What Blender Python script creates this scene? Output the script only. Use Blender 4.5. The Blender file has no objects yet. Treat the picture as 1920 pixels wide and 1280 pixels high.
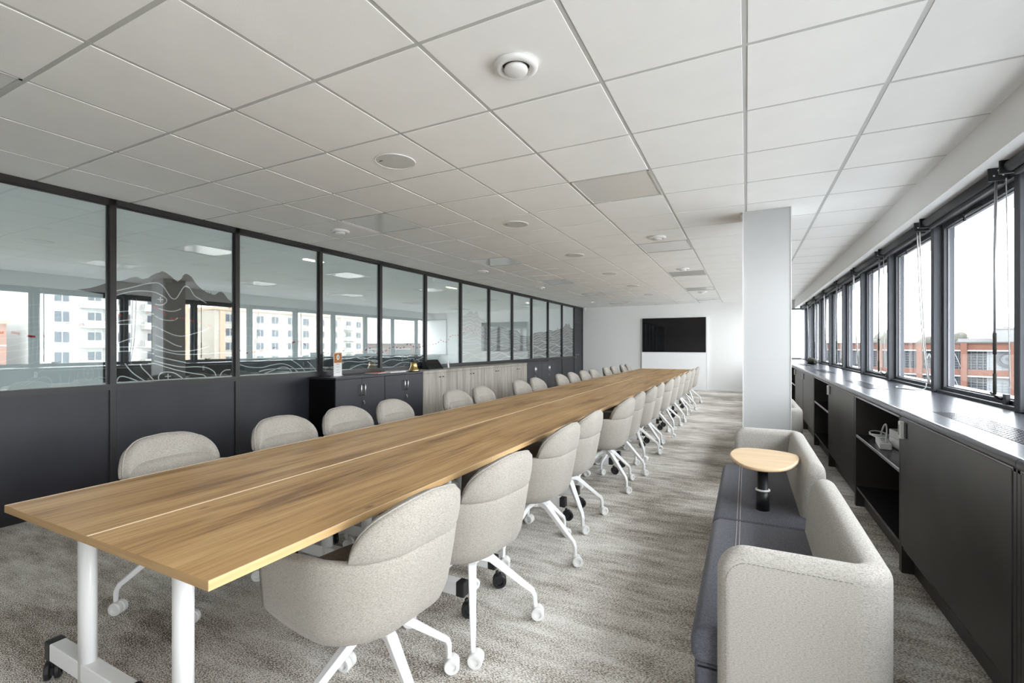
import bpy, bmesh, math, random
from mathutils import Vector, Matrix
PI = math.pi
scene = bpy.context.scene
col = scene.collection
random.seed(7)

# ------------------------------------------------------------------ camera
F_PX, YAW, CY, CAM_H, CEIL = 878.0, 0.4638, 647.73, 1.3075, 2.543
cam_d = bpy.data.cameras.new('camera')
cam_d.sensor_width = 36.0
cam_d.lens = 36.0 * F_PX / 1920.0
cam_d.shift_y = (CY - 640.0) / 1920.0
cam_d.clip_start = 0.05
cam_d.clip_end = 600
cam = bpy.data.objects.new('camera', cam_d)
cam.location = (0, 0, CAM_H)
cam.rotation_euler = (PI / 2, 0, YAW)
col.objects.link(cam)
scene.camera = cam

# ------------------------------------------------------------------ sky
world = bpy.data.worlds.new('overcast_sky')
scene.world = world
world.use_nodes = True
bg = world.node_tree.nodes['Background']
bg.inputs['Color'].default_value = (0.93, 0.965, 1.0, 1)
bg.inputs['Strength'].default_value = 3.2

# ------------------------------------------------------------------ exposure
scene.view_settings.view_transform = 'Standard'
scene.view_settings.look = 'None'
scene.view_settings.gamma = 1.0
scene.view_settings.use_curve_mapping = False
scene.view_settings.exposure = 2.22
scene.cycles.use_denoising = True
scene.cycles.max_bounces = 14
scene.cycles.diffuse_bounces = 7
scene.cycles.glossy_bounces = 5
scene.cycles.transparent_max_bounces = 20
scene.cycles.sample_clamp_indirect = 6.0

# ------------------------------------------------------------------ room constants
XW = -4.772            # room face of the glazed partition
XS = 1.165             # bulkhead face
XG = 1.33              # room face of the window posts
YE = 14.74             # end wall
YB = -2.6              # back wall
YGL, YGB = 0.35, -1.25  # unseen full-height glazing added between these two for light
GX0, GY0, GP, GQ = -0.006, 0.9378, 0.6, 0.60852   # ceiling grid
POST0, POSTP, POSTW = 2.003, 1.081, 0.048
WP0, WPP = 4.857, 1.31
CT = 0.94              # window counter height

def portal(name, loc, rot, sx, sy):
    l = bpy.data.lights.new(name, 'AREA'); l.shape = 'RECTANGLE'
    l.size = sx; l.size_y = sy
    l.cycles.is_portal = True
    o = bpy.data.objects.new(name, l); o.location = loc; o.rotation_euler = rot
    col.objects.link(o)
portal('daylight_portal', (1.6, (YGL + YE) / 2, 1.62), (0, PI / 2, 0), 1.4, YE - YGL)
portal('daylight_portal', (1.6, (YGL + YGB) / 2, 1.18), (0, PI / 2, 0), 2.3, YGL - YGB)

# ------------------------------------------------------------------ materials
def new_mat(name):
    m = bpy.data.materials.new(name); m.use_nodes = True
    nt = m.node_tree
    for n in list(nt.nodes): nt.nodes.remove(n)
    out = nt.nodes.new('ShaderNodeOutputMaterial')
    return m, nt, out
def N(nt, kind, **kw):
    n = nt.nodes.new(kind)
    for k, v in kw.items():
        if k in n.inputs: n.inputs[k].default_value = v
        else: setattr(n, k, v)
    return n
def L(nt, a, ao, b, bi): nt.links.new(a.outputs[ao], b.inputs[bi])
def c4(c): return (c[0], c[1], c[2], 1.0)
def ramp(nt, stops):
    r = nt.nodes.new('ShaderNodeValToRGB')
    e = r.color_ramp.elements
    while len(e) < len(stops): e.new(0.5)
    for el, (p, c) in zip(e, stops): el.position = p; el.color = c4(c)
    return r
def coords(nt, world_space=False, scale=(1, 1, 1), rot=(0, 0, 0)):
    mp = nt.nodes.new('ShaderNodeMapping')
    mp.inputs['Scale'].default_value = scale; mp.inputs['Rotation'].default_value = rot
    if world_space:
        g = nt.nodes.new('ShaderNodeNewGeometry'); L(nt, g, 'Position', mp, 'Vector')
    else:
        g = nt.nodes.new('ShaderNodeTexCoord'); L(nt, g, 'Object', mp, 'Vector')
    return mp
def plain(name, color, rough=0.5, metal=0.0, spec=0.5, coat=0.0, var=0.0, scale=6.0, bump=0.0, bscale=200.0, ws=True):
    m, nt, out = new_mat(name)
    b = N(nt, 'ShaderNodeBsdfPrincipled', Roughness=rough, Metallic=metal)
    b.inputs['Base Color'].default_value = c4(color)
    b.inputs['Specular IOR Level'].default_value = spec
    b.inputs['Coat Weight'].default_value = coat
    b.inputs['Coat Roughness'].default_value = 0.08
    mp = coords(nt, ws)
    if var > 0:
        n = N(nt, 'ShaderNodeTexNoise', Scale=scale, Detail=5.0)
        L(nt, mp, 'Vector', n, 'Vector')
        lo = tuple(max(0, x * (1 - var)) for x in color); hi = tuple(min(1, x * (1 + var)) for x in color)
        r = ramp(nt, [(0.3, lo), (0.7, hi)])
        L(nt, n, 'Fac', r, 'Fac'); L(nt, r, 'Color', b, 'Base Color')
    if bump > 0:
        n2 = N(nt, 'ShaderNodeTexNoise', Scale=bscale, Detail=3.0)
        L(nt, mp, 'Vector', n2, 'Vector')
        bp = N(nt, 'ShaderNodeBump', Strength=bump, Distance=0.002)
        L(nt, n2, 'Fac', bp, 'Height'); L(nt, bp, 'Normal', b, 'Normal')
    L(nt, b, 'BSDF', out, 'Surface')
    return m
def fabric(name, dark, light, fine=260.0):
    m, nt, out = new_mat(name)
    b = N(nt, 'ShaderNodeBsdfPrincipled', Roughness=0.95)
    b.inputs['Specular IOR Level'].default_value = 0.15
    b.inputs['Sheen Weight'].default_value = 0.15
    a1 = coords(nt, False, (fine, fine * 0.22, fine)); a2 = coords(nt, False, (fine * 0.3, fine * 0.3, fine * 1.1))
    n1 = N(nt, 'ShaderNodeTexNoise', Scale=1.0, Detail=2.0); n2 = N(nt, 'ShaderNodeTexNoise', Scale=1.0, Detail=2.0)
    L(nt, a1, 'Vector', n1, 'Vector'); L(nt, a2, 'Vector', n2, 'Vector')
    mx = N(nt, 'ShaderNodeMath', operation='MULTIPLY'); L(nt, n1, 'Fac', mx, 0); L(nt, n2, 'Fac', mx, 1)
    mid = tuple((p + q) / 2 * 1.08 for p, q in zip(dark, light))
    r = ramp(nt, [(0.12, dark), (0.24, mid), (0.38, light)])
    L(nt, mx, 'Value', r, 'Fac'); L(nt, r, 'Color', b, 'Base Color')
    bp = N(nt, 'ShaderNodeBump', Strength=0.25, Distance=0.001)
    L(nt, mx, 'Value', bp, 'Height'); L(nt, bp, 'Normal', b, 'Normal')
    L(nt, b, 'BSDF', out, 'Surface')
    return m
def wood(name, dark, mid, light, axis='Y', rough=0.42, knots=True, gs=1.0, ws=True):
    m, nt, out = new_mat(name)
    b = N(nt, 'ShaderNodeBsdfPrincipled', Roughness=rough)
    b.inputs['Specular IOR Level'].default_value = 0.4
    sc = {'Y': (9, 0.9, 9), 'X': (0.9, 9, 9), 'Z': (14, 14, 1.0)}[axis]
    fi = {'Y': (90, 3.0, 90), 'X': (3.0, 90, 90), 'Z': (120, 120, 3.0)}[axis]
    a1 = coords(nt, ws, tuple(x * gs for x in sc)); a2 = coords(nt, ws, tuple(x * gs for x in fi))
    n1 = N(nt, 'ShaderNodeTexNoise', Scale=1.0, Detail=6.0, Roughness=0.6, Distortion=0.6)
    n2 = N(nt, 'ShaderNodeTexNoise', Scale=1.0, Detail=3.0)
    L(nt, a1, 'Vector', n1, 'Vector'); L(nt, a2, 'Vector', n2, 'Vector')
    ad = N(nt, 'ShaderNodeMixRGB', blend_type='MIX'); ad.inputs[0].default_value = 0.35
    L(nt, n1, 'Fac', ad, 1); L(nt, n2, 'Fac', ad, 2)
    r = ramp(nt, [(0.36, dark), (0.49, mid), (0.64, light)])
    L(nt, ad, 'Color', r, 'Fac')
    last = r
    if knots:
        a3 = coords(nt, ws, {'Y': (7.0, 3.2, 7.0), 'X': (2.2, 6, 6), 'Z': (6, 6, 2.2)}[axis])
        v = N(nt, 'ShaderNodeTexVoronoi', Scale=1.0); L(nt, a3, 'Vector', v, 'Vector')
        kr = ramp(nt, [(0.03, (0.22, 0.15, 0.10)), (0.10, (1, 1, 1))])
        L(nt, v, 'Distance', kr, 'Fac')
        mu = N(nt, 'ShaderNodeMixRGB', blend_type='MULTIPLY'); mu.inputs[0].default_value = 0.9
        L(nt, r, 'Color', mu, 1); L(nt, kr, 'Color', mu, 2); last = mu
    L(nt, last, 'Color', b, 'Base Color')
    bp = N(nt, 'ShaderNodeBump', Strength=0.06, Distance=0.001)
    L(nt, n2, 'Fac', bp, 'Height'); L(nt, bp, 'Normal', b, 'Normal')
    L(nt, b, 'BSDF', out, 'Surface')
    return m
def clear_glass(name, tint, refl, edge):
    m, nt, out = new_mat(name)
    t = N(nt, 'ShaderNodeBsdfTransparent'); t.inputs['Color'].default_value = c4(tint)
    g = N(nt, 'ShaderNodeBsdfGlossy', Roughness=0.0)
    g.inputs['Color'].default_value = (1, 1, 1, 1)
    lw = N(nt, 'ShaderNodeLayerWeight', Blend=0.5)
    pw = N(nt, 'ShaderNodeMath', operation='POWER'); pw.inputs[1].default_value = 4.0
    L(nt, lw, 'Facing', pw, 0)
    mr = N(nt, 'ShaderNodeMapRange'); mr.inputs['To Min'].default_value = refl; mr.inputs['To Max'].default_value = edge
    L(nt, pw, 'Value', mr, 'Value')
    mx = N(nt, 'ShaderNodeMixShader')
    L(nt, mr, 'Result', mx, 'Fac'); L(nt, t, 'BSDF', mx, 1); L(nt, g, 'BSDF', mx, 2)
    L(nt, mx, 'Shader', out, 'Surface')
    return m
def film(name, color, alpha, rough=0.9):
    m, nt, out = new_mat(name)
    t = N(nt, 'ShaderNodeBsdfTransparent')
    d = N(nt, 'ShaderNodeBsdfDiffuse'); d.inputs['Color'].default_value = c4(color)
    mx = N(nt, 'ShaderNodeMixShader'); mx.inputs[0].default_value = alpha
    L(nt, t, 'BSDF', mx, 1); L(nt, d, 'BSDF', mx, 2); L(nt, mx, 'Shader', out, 'Surface')
    return m
def emit(name, color, strength):
    m, nt, out = new_mat(name)
    e = N(nt, 'ShaderNodeEmission', Strength=strength); e.inputs['Color'].default_value = c4(color)
    L(nt, e, 'Emission', out, 'Surface'); return m
def carpet_mat():
    m, nt, out = new_mat('carpet')
    b = N(nt, 'ShaderNodeBsdfPrincipled', Roughness=1.0)
    b.inputs['Specular IOR Level'].default_value = 0.05
    big = coords(nt, True, (0.9, 1.3, 1), (0, 0, 0.2))
    med = coords(nt, True, (3.0, 11.0, 1), (0, 0, 0.12))
    fin = coords(nt, True, (110, 300, 1), (0, 0, 0.5))
    nb = N(nt, 'ShaderNodeTexNoise', Scale=1.0, Detail=3.0, Roughness=0.55)
    nm = N(nt, 'ShaderNodeTexNoise', Scale=1.0, Detail=8.0, Roughness=0.75)
    nf = N(nt, 'ShaderNodeTexNoise', Scale=1.0, Detail=2.0)
    L(nt, big, 'Vector', nb, 'Vector'); L(nt, med, 'Vector', nm, 'Vector'); L(nt, fin, 'Vector', nf, 'Vector')
    m1 = N(nt, 'ShaderNodeMixRGB', blend_type='MIX'); m1.inputs[0].default_value = 0.55
    L(nt, nb, 'Fac', m1, 1); L(nt, nm, 'Fac', m1, 2)
    m2 = N(nt, 'ShaderNodeMixRGB', blend_type='MIX'); m2.inputs[0].default_value = 0.5
    L(nt, m1, 'Color', m2, 1); L(nt, nf, 'Fac', m2, 2)
    r = ramp(nt, [(0.41, (0.085, 0.065, 0.049)), (0.475, (0.36, 0.318, 0.268)), (0.522, (0.70, 0.665, 0.615)), (0.59, (0.93, 0.91, 0.875))])
    L(nt, m2, 'Color', r, 'Fac'); L(nt, r, 'Color', b, 'Base Color')
    bp = N(nt, 'ShaderNodeBump', Strength=0.5, Distance=0.003)
    L(nt, nf, 'Fac', bp, 'Height'); L(nt, bp, 'Normal', b, 'Normal')
    L(nt, b, 'BSDF', out, 'Surface')
    return m
def brick_mat():
    m, nt, out = new_mat('brick_facade')
    b = N(nt, 'ShaderNodeBsdfPrincipled', Roughness=0.9)
    mp = coords(nt, False, (1, 1, 1), (PI / 2, 0, 0))
    k = N(nt, 'ShaderNodeTexBrick', Scale=3.0)
    k.inputs['Color1'].default_value = (0.062, 0.021, 0.011, 1); k.inputs['Color2'].default_value = (0.08, 0.028, 0.015, 1)
    k.inputs['Mortar'].default_value = (0.065, 0.04, 0.03, 1)
    L(nt, mp, 'Vector', k, 'Vector'); L(nt, k, 'Color', b, 'Base Color'); L(nt, b, 'BSDF', out, 'Surface')
    return m

M = {}
M['wall'] = plain('white_wall_paint', (0.78, 0.778, 0.768), 0.7, bump=0.05, bscale=90)
M['board'] = plain('white_board_paint', (0.90, 0.90, 0.91), 0.5)
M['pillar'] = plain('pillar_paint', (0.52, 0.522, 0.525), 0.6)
M['tile'] = plain('mineral_ceiling_tile', (0.90, 0.895, 0.88), 0.95, spec=0.1, var=0.015, scale=5, bump=0.25, bscale=260)
M['tee'] = plain('ceiling_grid_paint', (0.54, 0.54, 0.525), 0.5)
M['white_metal'] = plain('white_powder_coat', (0.82, 0.82, 0.82), 0.35)
M['white_plastic'] = plain('white_plastic', (0.80, 0.80, 0.79), 0.4)
M['grey_mesh'] = plain('speaker_mesh', (0.64, 0.64, 0.62), 0.6, bump=0.3, bscale=900)
M['diffuser'] = plain('lamp_diffuser', (0.76, 0.76, 0.745), 0.16, spec=0.6)
M['black'] = plain('black_plastic', (0.012, 0.012, 0.014), 0.4)
M['black_metal'] = plain('black_partition_metal', (0.018, 0.017, 0.018), 0.35, spec=0.6)
M['panel'] = plain('anthracite_panel', (0.022, 0.022, 0.029), 0.38, spec=0.5, var=0.22, scale=2.2)
M['cab_black'] = plain('anthracite_cabinet', (0.026, 0.026, 0.034), 0.36, spec=0.5, var=0.15, scale=3)
M['cab_side'] = plain('cabinet_carcass_black', (0.006, 0.006, 0.007), 0.8, spec=0.1)
M['unit'] = plain('black_brown_veneer', (0.046, 0.042, 0.040), 0.34, spec=0.6, var=0.2, scale=4)
M['unit_in'] = plain('black_shelf_lining', (0.012, 0.012, 0.016), 0.25, spec=0.6)
M['counter'] = plain('dark_counter_laminate', (0.040, 0.042, 0.054), 0.24, spec=0.45, var=0.1, scale=5)
M['edge'] = plain('aluminium_edge', (0.42, 0.42, 0.44), 0.35, metal=0.8)
M['frame'] = plain('window_frame_grey', (0.062, 0.066, 0.076), 0.55, spec=0.25)
M['gasket'] = plain('grey_frame_bead', (0.16, 0.16, 0.17), 0.7)
M['blind'] = plain('dark_blind_tube', (0.035, 0.036, 0.040), 0.6)
M['chrome'] = plain('brushed_steel', (0.75, 0.75, 0.75), 0.22, metal=1.0)
M['brass'] = plain('aged_brass', (0.62, 0.45, 0.20), 0.28, metal=1.0, var=0.15, scale=30)
M['screen'] = plain('television_screen', (0.004, 0.004, 0.005), 0.04, spec=0.5)
M['cloth'] = fabric('chair_melange_fabric', (0.215, 0.192, 0.165), (0.392, 0.366, 0.330), 560)
M['sofa'] = fabric('sofa_melange_fabric', (0.30, 0.280, 0.252), (0.535, 0.510, 0.474), 460)
M['slate'] = fabric('slate_seat_fabric', (0.062, 0.063, 0.078), (0.13, 0.133, 0.158), 420)
M['stitch'] = plain('pale_stitching', (0.55, 0.50, 0.47), 0.9)
M['stitch_grey'] = plain('grey_stitching', (0.30, 0.29, 0.27), 0.9)
M['oak'] = wood('oak_tabletop', (0.22, 0.115, 0.043), (0.455, 0.270, 0.108), (0.60, 0.39, 0.18), 'Y')
M['oak_end_shaded'] = wood('oak_end_edging_shaded', (0.34, 0.205, 0.09), (0.43, 0.27, 0.125), (0.50, 0.33, 0.165), 'X', knots=False)  # darker than the side edging: shade of the end faces in the colour
M['oak_edge'] = wood('oak_edging', (0.46, 0.285, 0.13), (0.55, 0.355, 0.17), (0.62, 0.42, 0.215), 'Y', knots=False)
M['edge_highlight'] = plain('edge_highlight_paint', (0.86, 0.70, 0.50), 0.4)  # pale colour stands in for light caught along the table edges
M['oak_grey'] = wood('grey_oak_veneer', (0.24, 0.215, 0.185), (0.36, 0.33, 0.29), (0.47, 0.44, 0.395), 'Z', 0.5, knots=False)
M['oak_pale'] = wood('pale_oak_veneer', (0.55, 0.39, 0.235), (0.64, 0.47, 0.29), (0.71, 0.54, 0.35), 'X', 0.45, knots=False)
M['carpet'] = carpet_mat()
M['glass_in'] = clear_glass('partition_glass', (0.94, 0.97, 0.97), 0.17, 0.85)
M['glass_out'] = clear_glass('window_glass', (0.97, 0.98, 0.98), 0.04, 0.35)
M['film_sky'] = film('pale_blue_window_film', (0.79, 0.83, 0.84), 0.88)
M['film_mist'] = film('pale_misty_window_film', (0.88, 0.90, 0.90), 0.92)
M['film_rock'] = film('dark_mountain_film', (0.07, 0.068, 0.065), 0.93)
M['film_rock2'] = film('grey_mountain_film', (0.42, 0.41, 0.385), 0.85)
M['film_rock3'] = film('pale_mountain_film', (0.62, 0.61, 0.585), 0.88)
M['film_base'] = film('painted_reflection_film', (0.10, 0.115, 0.125), 0.75)  # dark film colour stands in for a reflection in the glass
M['vinyl'] = film('white_vinyl_line', (0.85, 0.86, 0.86), 0.95)
M['vinyl_red'] = film('red_vinyl_dash', (0.45, 0.05, 0.045), 0.95)
M['corridor'] = plain('corridor_paint', (0.45, 0.47, 0.48), 0.8)
M['corridor_floor'] = plain('corridor_carpet', (0.10, 0.10, 0.10), 0.95)
M['lamp'] = emit('warm_lamp', (1.0, 0.82, 0.50), 14.0)
M['paper'] = plain('white_paper', (0.82, 0.82, 0.81), 0.7)
M['print'] = plain('orange_printed_photo', (0.42, 0.17, 0.05), 0.5, var=0.7, scale=40)
M['print_red'] = plain('red_print', (0.55, 0.06, 0.04), 0.5)
M['print_grey'] = plain('grey_print', (0.35, 0.33, 0.33), 0.6)
M['brick'] = brick_mat()
M['concrete'] = plain('pale_concrete', (0.13, 0.13, 0.13), 0.9, var=0.1, scale=0.4)
M['strip'] = plain('pale_sill_strip', (0.15, 0.155, 0.165), 0.8)
M['glazing'] = plain('factory_glazing', (0.024, 0.027, 0.030), 0.5, spec=0.1)
M['glazing_pale'] = plain('pale_factory_panel', (0.10, 0.108, 0.112), 0.8)
M['muntin'] = plain('muntin_metal', (0.09, 0.095, 0.1), 0.8)
M['sign'] = plain('sign_slate', (0.02, 0.022, 0.027), 0.6)
M['roof'] = plain('roof_bitumen', (0.03, 0.03, 0.03), 0.9)
M['ground'] = plain('street_ground', (0.74, 0.74, 0.72), 0.95, var=0.2, scale=0.1)  # kept pale so bounced daylight brightens the ceiling
M['asphalt'] = plain('bounce_cutting_asphalt', (0.13, 0.13, 0.135), 0.9, var=0.2, scale=0.3)  # dark so less light bounces onto the ceiling by the windows
M['render'] = plain('cream_render', (0.41, 0.375, 0.32), 0.9, var=0.06, scale=0.2)
M['render_w'] = plain('white_render', (0.44, 0.43, 0.41), 0.9)
M['render_o'] = plain('ochre_render', (0.46, 0.33, 0.24), 0.9)
M['render_t'] = plain('terracotta_render', (0.32, 0.15, 0.10), 0.9)
M['pane_far'] = plain('far_window_pane', (0.06, 0.07, 0.09), 0.4)
M['leaf'] = plain('winter_foliage', (0.05, 0.05, 0.04), 0.95, var=0.4, scale=1.0)
M['hill'] = plain('misty_hill', (0.30, 0.33, 0.35), 1.0, var=0.15, scale=0.05)
M['cable'] = plain('white_cable', (0.72, 0.72, 0.71), 0.5)
M['roll'] = plain('olive_black_cloth', (0.03, 0.032, 0.026), 0.8)

# ------------------------------------------------------------------ mesh helpers
class MB:
    def __init__(s): s.v = []; s.f = []; s.smooth = set()
    def add(s, verts, faces, smooth=False):
        o = len(s.v); s.v += [tuple(p) for p in verts]
        for f in faces:
            if smooth: s.smooth.add(len(s.f))
            s.f.append(tuple(i + o for i in f))
        return s
    def box(s, x0, x1, y0, y1, z0, z1):
        x0, x1 = min(x0, x1), max(x0, x1); y0, y1 = min(y0, y1), max(y0, y1); z0, z1 = min(z0, z1), max(z0, z1)
        v = [(x0,y0,z0),(x1,y0,z0),(x1,y1,z0),(x0,y1,z0),(x0,y0,z1),(x1,y0,z1),(x1,y1,z1),(x0,y1,z1)]
        return s.add(v, [(0,3,2,1),(4,5,6,7),(0,1,5,4),(1,2,6,5),(2,3,7,6),(3,0,4,7)])
    def prism(s, poly, axis, a0, a1):
        # poly in the two other axes (cyclic order), extruded along axis
        n = len(poly)
        def P(p, a):
            if axis == 'z': return (p[0], p[1], a)
            if axis == 'x': return (a, p[0], p[1])
            return (p[0], a, p[1])
        v = [P(p, a0) for p in poly] + [P(p, a1) for p in poly]
        f = [tuple(range(n))[::-1], tuple(range(n, 2 * n))]
        f += [(i, (i + 1) % n, n + (i + 1) % n, n + i) for i in range(n)]
        return s.add(v, f)
    def lathe(s, prof, n=24, axis='z', c=(0, 0, 0), smooth=True):
        # prof: list of (r, h)
        v = []; f = []
        k = len(prof)
        for i in range(n):
            a = 2 * PI * i / n
            for r, hh in prof:
                p = (r * math.cos(a), r * math.sin(a), hh)
                if axis == 'x': p = (p[2], p[0], p[1])
                elif axis == 'y': p = (p[1], p[2], p[0])
                v.append((p[0] + c[0], p[1] + c[1], p[2] + c[2]))
        for i in range(n):
            j = (i + 1) % n
            for q in range(k - 1):
                f.append((i * k + q, j * k + q, j * k + q + 1, i * k + q + 1))
        s.add(v, f, smooth)
        for end in (0, k - 1):
            if prof[end][0] > 1e-5:
                idx = [i * k + end for i in range(n)]
                s.add([v[i] for i in idx], [tuple(range(n)) if end else tuple(range(n))[::-1]])
        return s
    def tube(s, pts, r, n=8, smooth=True, rr=None):
        pts = [Vector(p) for p in pts]
        v = []; f = []
        up = None
        for i, p in enumerate(pts):
            t = (pts[min(i + 1, len(pts) - 1)] - pts[max(i - 1, 0)]).normalized()
            if up is None: up = t.orthogonal().normalized()
            up = (up - t * up.dot(t)).normalized()
            w = t.cross(up)
            ra = rr[i] if rr else r
            for k in range(n):
                a = 2 * PI * k / n
                v.append(p + (up * math.cos(a) + w * math.sin(a)) * ra)
        for i in range(len(pts) - 1):
            for k in range(n):
                f.append((i * n + k, i * n + (k + 1) % n, (i + 1) * n + (k + 1) % n, (i + 1) * n + k))
        s.add(v, f, smooth)
        m = len(pts)
        s.add([v[k] for k in range(n)], [tuple(range(n))[::-1]]); s.add([v[(m - 1) * n + k] for k in range(n)], [tuple(range(n))])
        return s
    def bar(s, pts, ws, hs):
        # rectangular section swept in the vertical plane of the path
        pts = [Vector(p) for p in pts]; v = []; f = []
        for i, p in enumerate(pts):
            t = (pts[min(i + 1, len(pts) - 1)] - pts[max(i - 1, 0)]).normalized()
            d = Vector((t.x, t.y, 0))
            side = Vector((-t.y, t.x, 0)) if d.length > 1e-3 else s._side
            side.normalize(); s._side = side
            up = side.cross(t) * -1
            for a, b in ((-1, -1), (1, -1), (1, 1), (-1, 1)):
                v.append(p + side * a * ws[i] / 2 + up * b * hs[i] / 2)
        for i in range(len(pts) - 1):
            for k in range(4): f.append((i * 4 + k, i * 4 + (k + 1) % 4, i * 4 + 4 + (k + 1) % 4, i * 4 + 4 + k))
        f.append((3, 2, 1, 0)); e = (len(pts) - 1) * 4; f.append((e, e + 1, e + 2, e + 3))
        return s.add(v, f)
    def mesh(s, name, bevel=0.0, seg=2):
        bm = bmesh.new()
        vs = [bm.verts.new(p) for p in s.v]
        for i, f in enumerate(s.f):
            try: fc = bm.faces.new([vs[k] for k in f])
            except ValueError: continue
            fc.smooth = i in s.smooth
        bmesh.ops.remove_doubles(bm, verts=bm.verts, dist=1e-5)
        bmesh.ops.recalc_face_normals(bm, faces=bm.faces)
        if bevel > 0:
            bmesh.ops.bevel(bm, geom=list(bm.edges), offset=bevel, segments=seg, profile=0.5, affect='EDGES', clamp_overlap=True)
            if seg > 1:
                for fc in bm.faces: fc.smooth = False
        me = bpy.data.meshes.new(name); bm.to_mesh(me); bm.free()
        return me

def obj(name, mb, mat, parent=None, loc=(0, 0, 0), rot=(0, 0, 0), bevel=0.0, seg=2, shade=False):
    me = mb if isinstance(mb, bpy.types.Mesh) else mb.mesh(name, bevel, seg)
    if mat is not None and not me.materials: me.materials.append(M[mat] if isinstance(mat, str) else mat)
    if shade:
        for p in me.polygons: p.use_smooth = True
    o = bpy.data.objects.new(name, me)
    o.location = loc; o.rotation_euler = rot
    if parent is not None: o.parent = parent
    col.objects.link(o)
    return o
def empty(name, loc=(0, 0, 0), rz=0.0, parent=None):
    o = bpy.data.objects.new(name, None); o.location = loc; o.rotation_euler = (0, 0, rz)
    o.empty_display_size = 0.1
    if parent is not None: o.parent = parent
    col.objects.link(o); return o
def tag(o, label=None, cat=None, group=None, kind=None):
    if label: o['label'] = label
    if cat: o['category'] = cat
    if group: o['group'] = group
    if kind: o['kind'] = kind
    return o
KIDS = {}
def copy_tree(o, parent=None):
    c = o.copy(); col.objects.link(c); c.parent = parent
    for ch in list(o.children): copy_tree(ch, c)
    return c
def box_obj(name, b, mat, parent=None, bevel=0.0, seg=1, **k): return obj(name, MB().box(*b), mat, parent, bevel=bevel, seg=seg, **k)
ORD = ['first','second','third','fourth','fifth','sixth','seventh','eighth','ninth','tenth','eleventh','twelfth','thirteenth','fourteenth','fifteenth','sixteenth']
def catmull(pts, sub=8):
    if len(pts) < 3: return list(pts)
    out = []
    P = [pts[0]] + list(pts) + [pts[-1]]
    for i in range(1, len(P) - 2):
        a, b, c, d = P[i - 1], P[i], P[i + 1], P[i + 2]
        for k in range(sub):
            t = k / sub
            out.append(tuple(0.5 * (2 * b[q] + (c[q] - a[q]) * t + (2 * a[q] - 5 * b[q] + 4 * c[q] - d[q]) * t * t + (3 * b[q] - a[q] - 3 * c[q] + d[q]) * t ** 3) for q in range(len(b))))
    out.append(tuple(pts[-1])); return out

# ================================================================== SETTING
floor = tag(box_obj('floor', (XW - 2.4, 1.6, YB - 0.3, YE + 0.3, -0.12, 0.0), 'carpet'), 'mottled taupe and grey carpet floor', kind='structure')
wall_end = tag(box_obj('wall_end', (XW - 2.4, 1.75, YE, YE + 0.25, -0.12, 2.9), 'wall'), 'white painted end wall behind the television', kind='structure')
tag(box_obj('baseboard_end', (XW, 0.8, YE - 0.012, YE, 0.0, 0.07), 'white_metal', bevel=0.003), kind='structure')
tag(box_obj('wall_back', (XW - 2.4, 1.75, YB - 0.25, YB, -0.12, 2.9), 'wall'), kind='structure')

# ceiling -----------------------------------------------------------
ceiling = tag(box_obj('ceiling', (XW - 0.15, 1.75, YB - 0.25, YE + 0.2, CEIL + 0.05, CEIL + 0.3), 'tile'), 'white suspended ceiling of square mineral tiles in a fine grid', kind='structure')
vents = [(-2, 1), (-7, 4), (-7, 9), (-2, 7), (-2, 11), (-2, 17), (-7, 13), (-7, 19)]
speakers = [(-4, j) for j in (2, 5, 8, 11, 14, 17)]
lights = [(-2, j) for j in (4, 8, 12, 16, 20)] + [(-6, j) for j in (-1, 4, 8, 12, 16, 20)]
TG = 0.0105
tile_full = MB()
a, b_ = GP / 2 - TG, GQ / 2 - TG
tile_full.box(-a, a, -b_, b_, 0, 0.03)
tile_me = tile_full.mesh('ceiling_tile', 0.0012, 1); tile_me.materials.append(M['tile'])
I0, I1, J0, J1 = -8, 1, -2, 22
tiles_left_x = XW
for i in range(I0, I1 + 1):
    for j in range(J0, J1 + 1):
        x0, x1 = GX0 + GP * i, GX0 + GP * (i + 1); y0, y1 = GY0 + GQ * j, GY0 + GQ * (j + 1)
        if (i, j) in lights: continue
        if x0 >= XW and x1 <= XS and y1 <= YE:
            obj('ceiling_tile', tile_me, 'tile', ceiling, ((x0 + x1) / 2, (y0 + y1) / 2, CEIL + random.uniform(-0.0008, 0.0012)), (random.uniform(-.0012, .0012), random.uniform(-.0012, .0012), 0))
        else:
            box_obj('ceiling_tile', (max(x0 + TG, XW), min(x1 - TG, XS), y0 + TG, min(y1 - TG, YE), CEIL, CEIL + 0.03), 'tile', ceiling, bevel=0.0012)
yb0 = GY0 + GQ * J0
rest = MB()
j = J0 - 1
while GY0 + GQ * (j + 1) > YB:
    for i in range(I0, I1 + 1):
        x0, x1 = GX0 + GP * i, GX0 + GP * (i + 1); y0, y1 = GY0 + GQ * j, GY0 + GQ * (j + 1)
        rest.box(max(x0 + TG, XW), min(x1 - TG, XS), max(y0 + TG, YB), y1 - TG, CEIL, CEIL + 0.03)
    j -= 1
tag(obj('ceiling_tiles_behind', rest, 'tile', ceiling), kind='stuff')
for i in range(I0 + 1, I1 + 1):
    x = GX0 + GP * i
    box_obj('grid_runner', (x - 0.012, x + 0.012, YB, YE, CEIL + 0.0028, CEIL + 0.02), 'tee', ceiling)
for j in range(J0, J1 + 2):
    y = GY0 + GQ * j
    if y < YE: box_obj('cross_tee', (XW, XS, y - 0.012, y + 0.012, CEIL + 0.0032, CEIL + 0.02), 'tee', ceiling)

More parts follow.
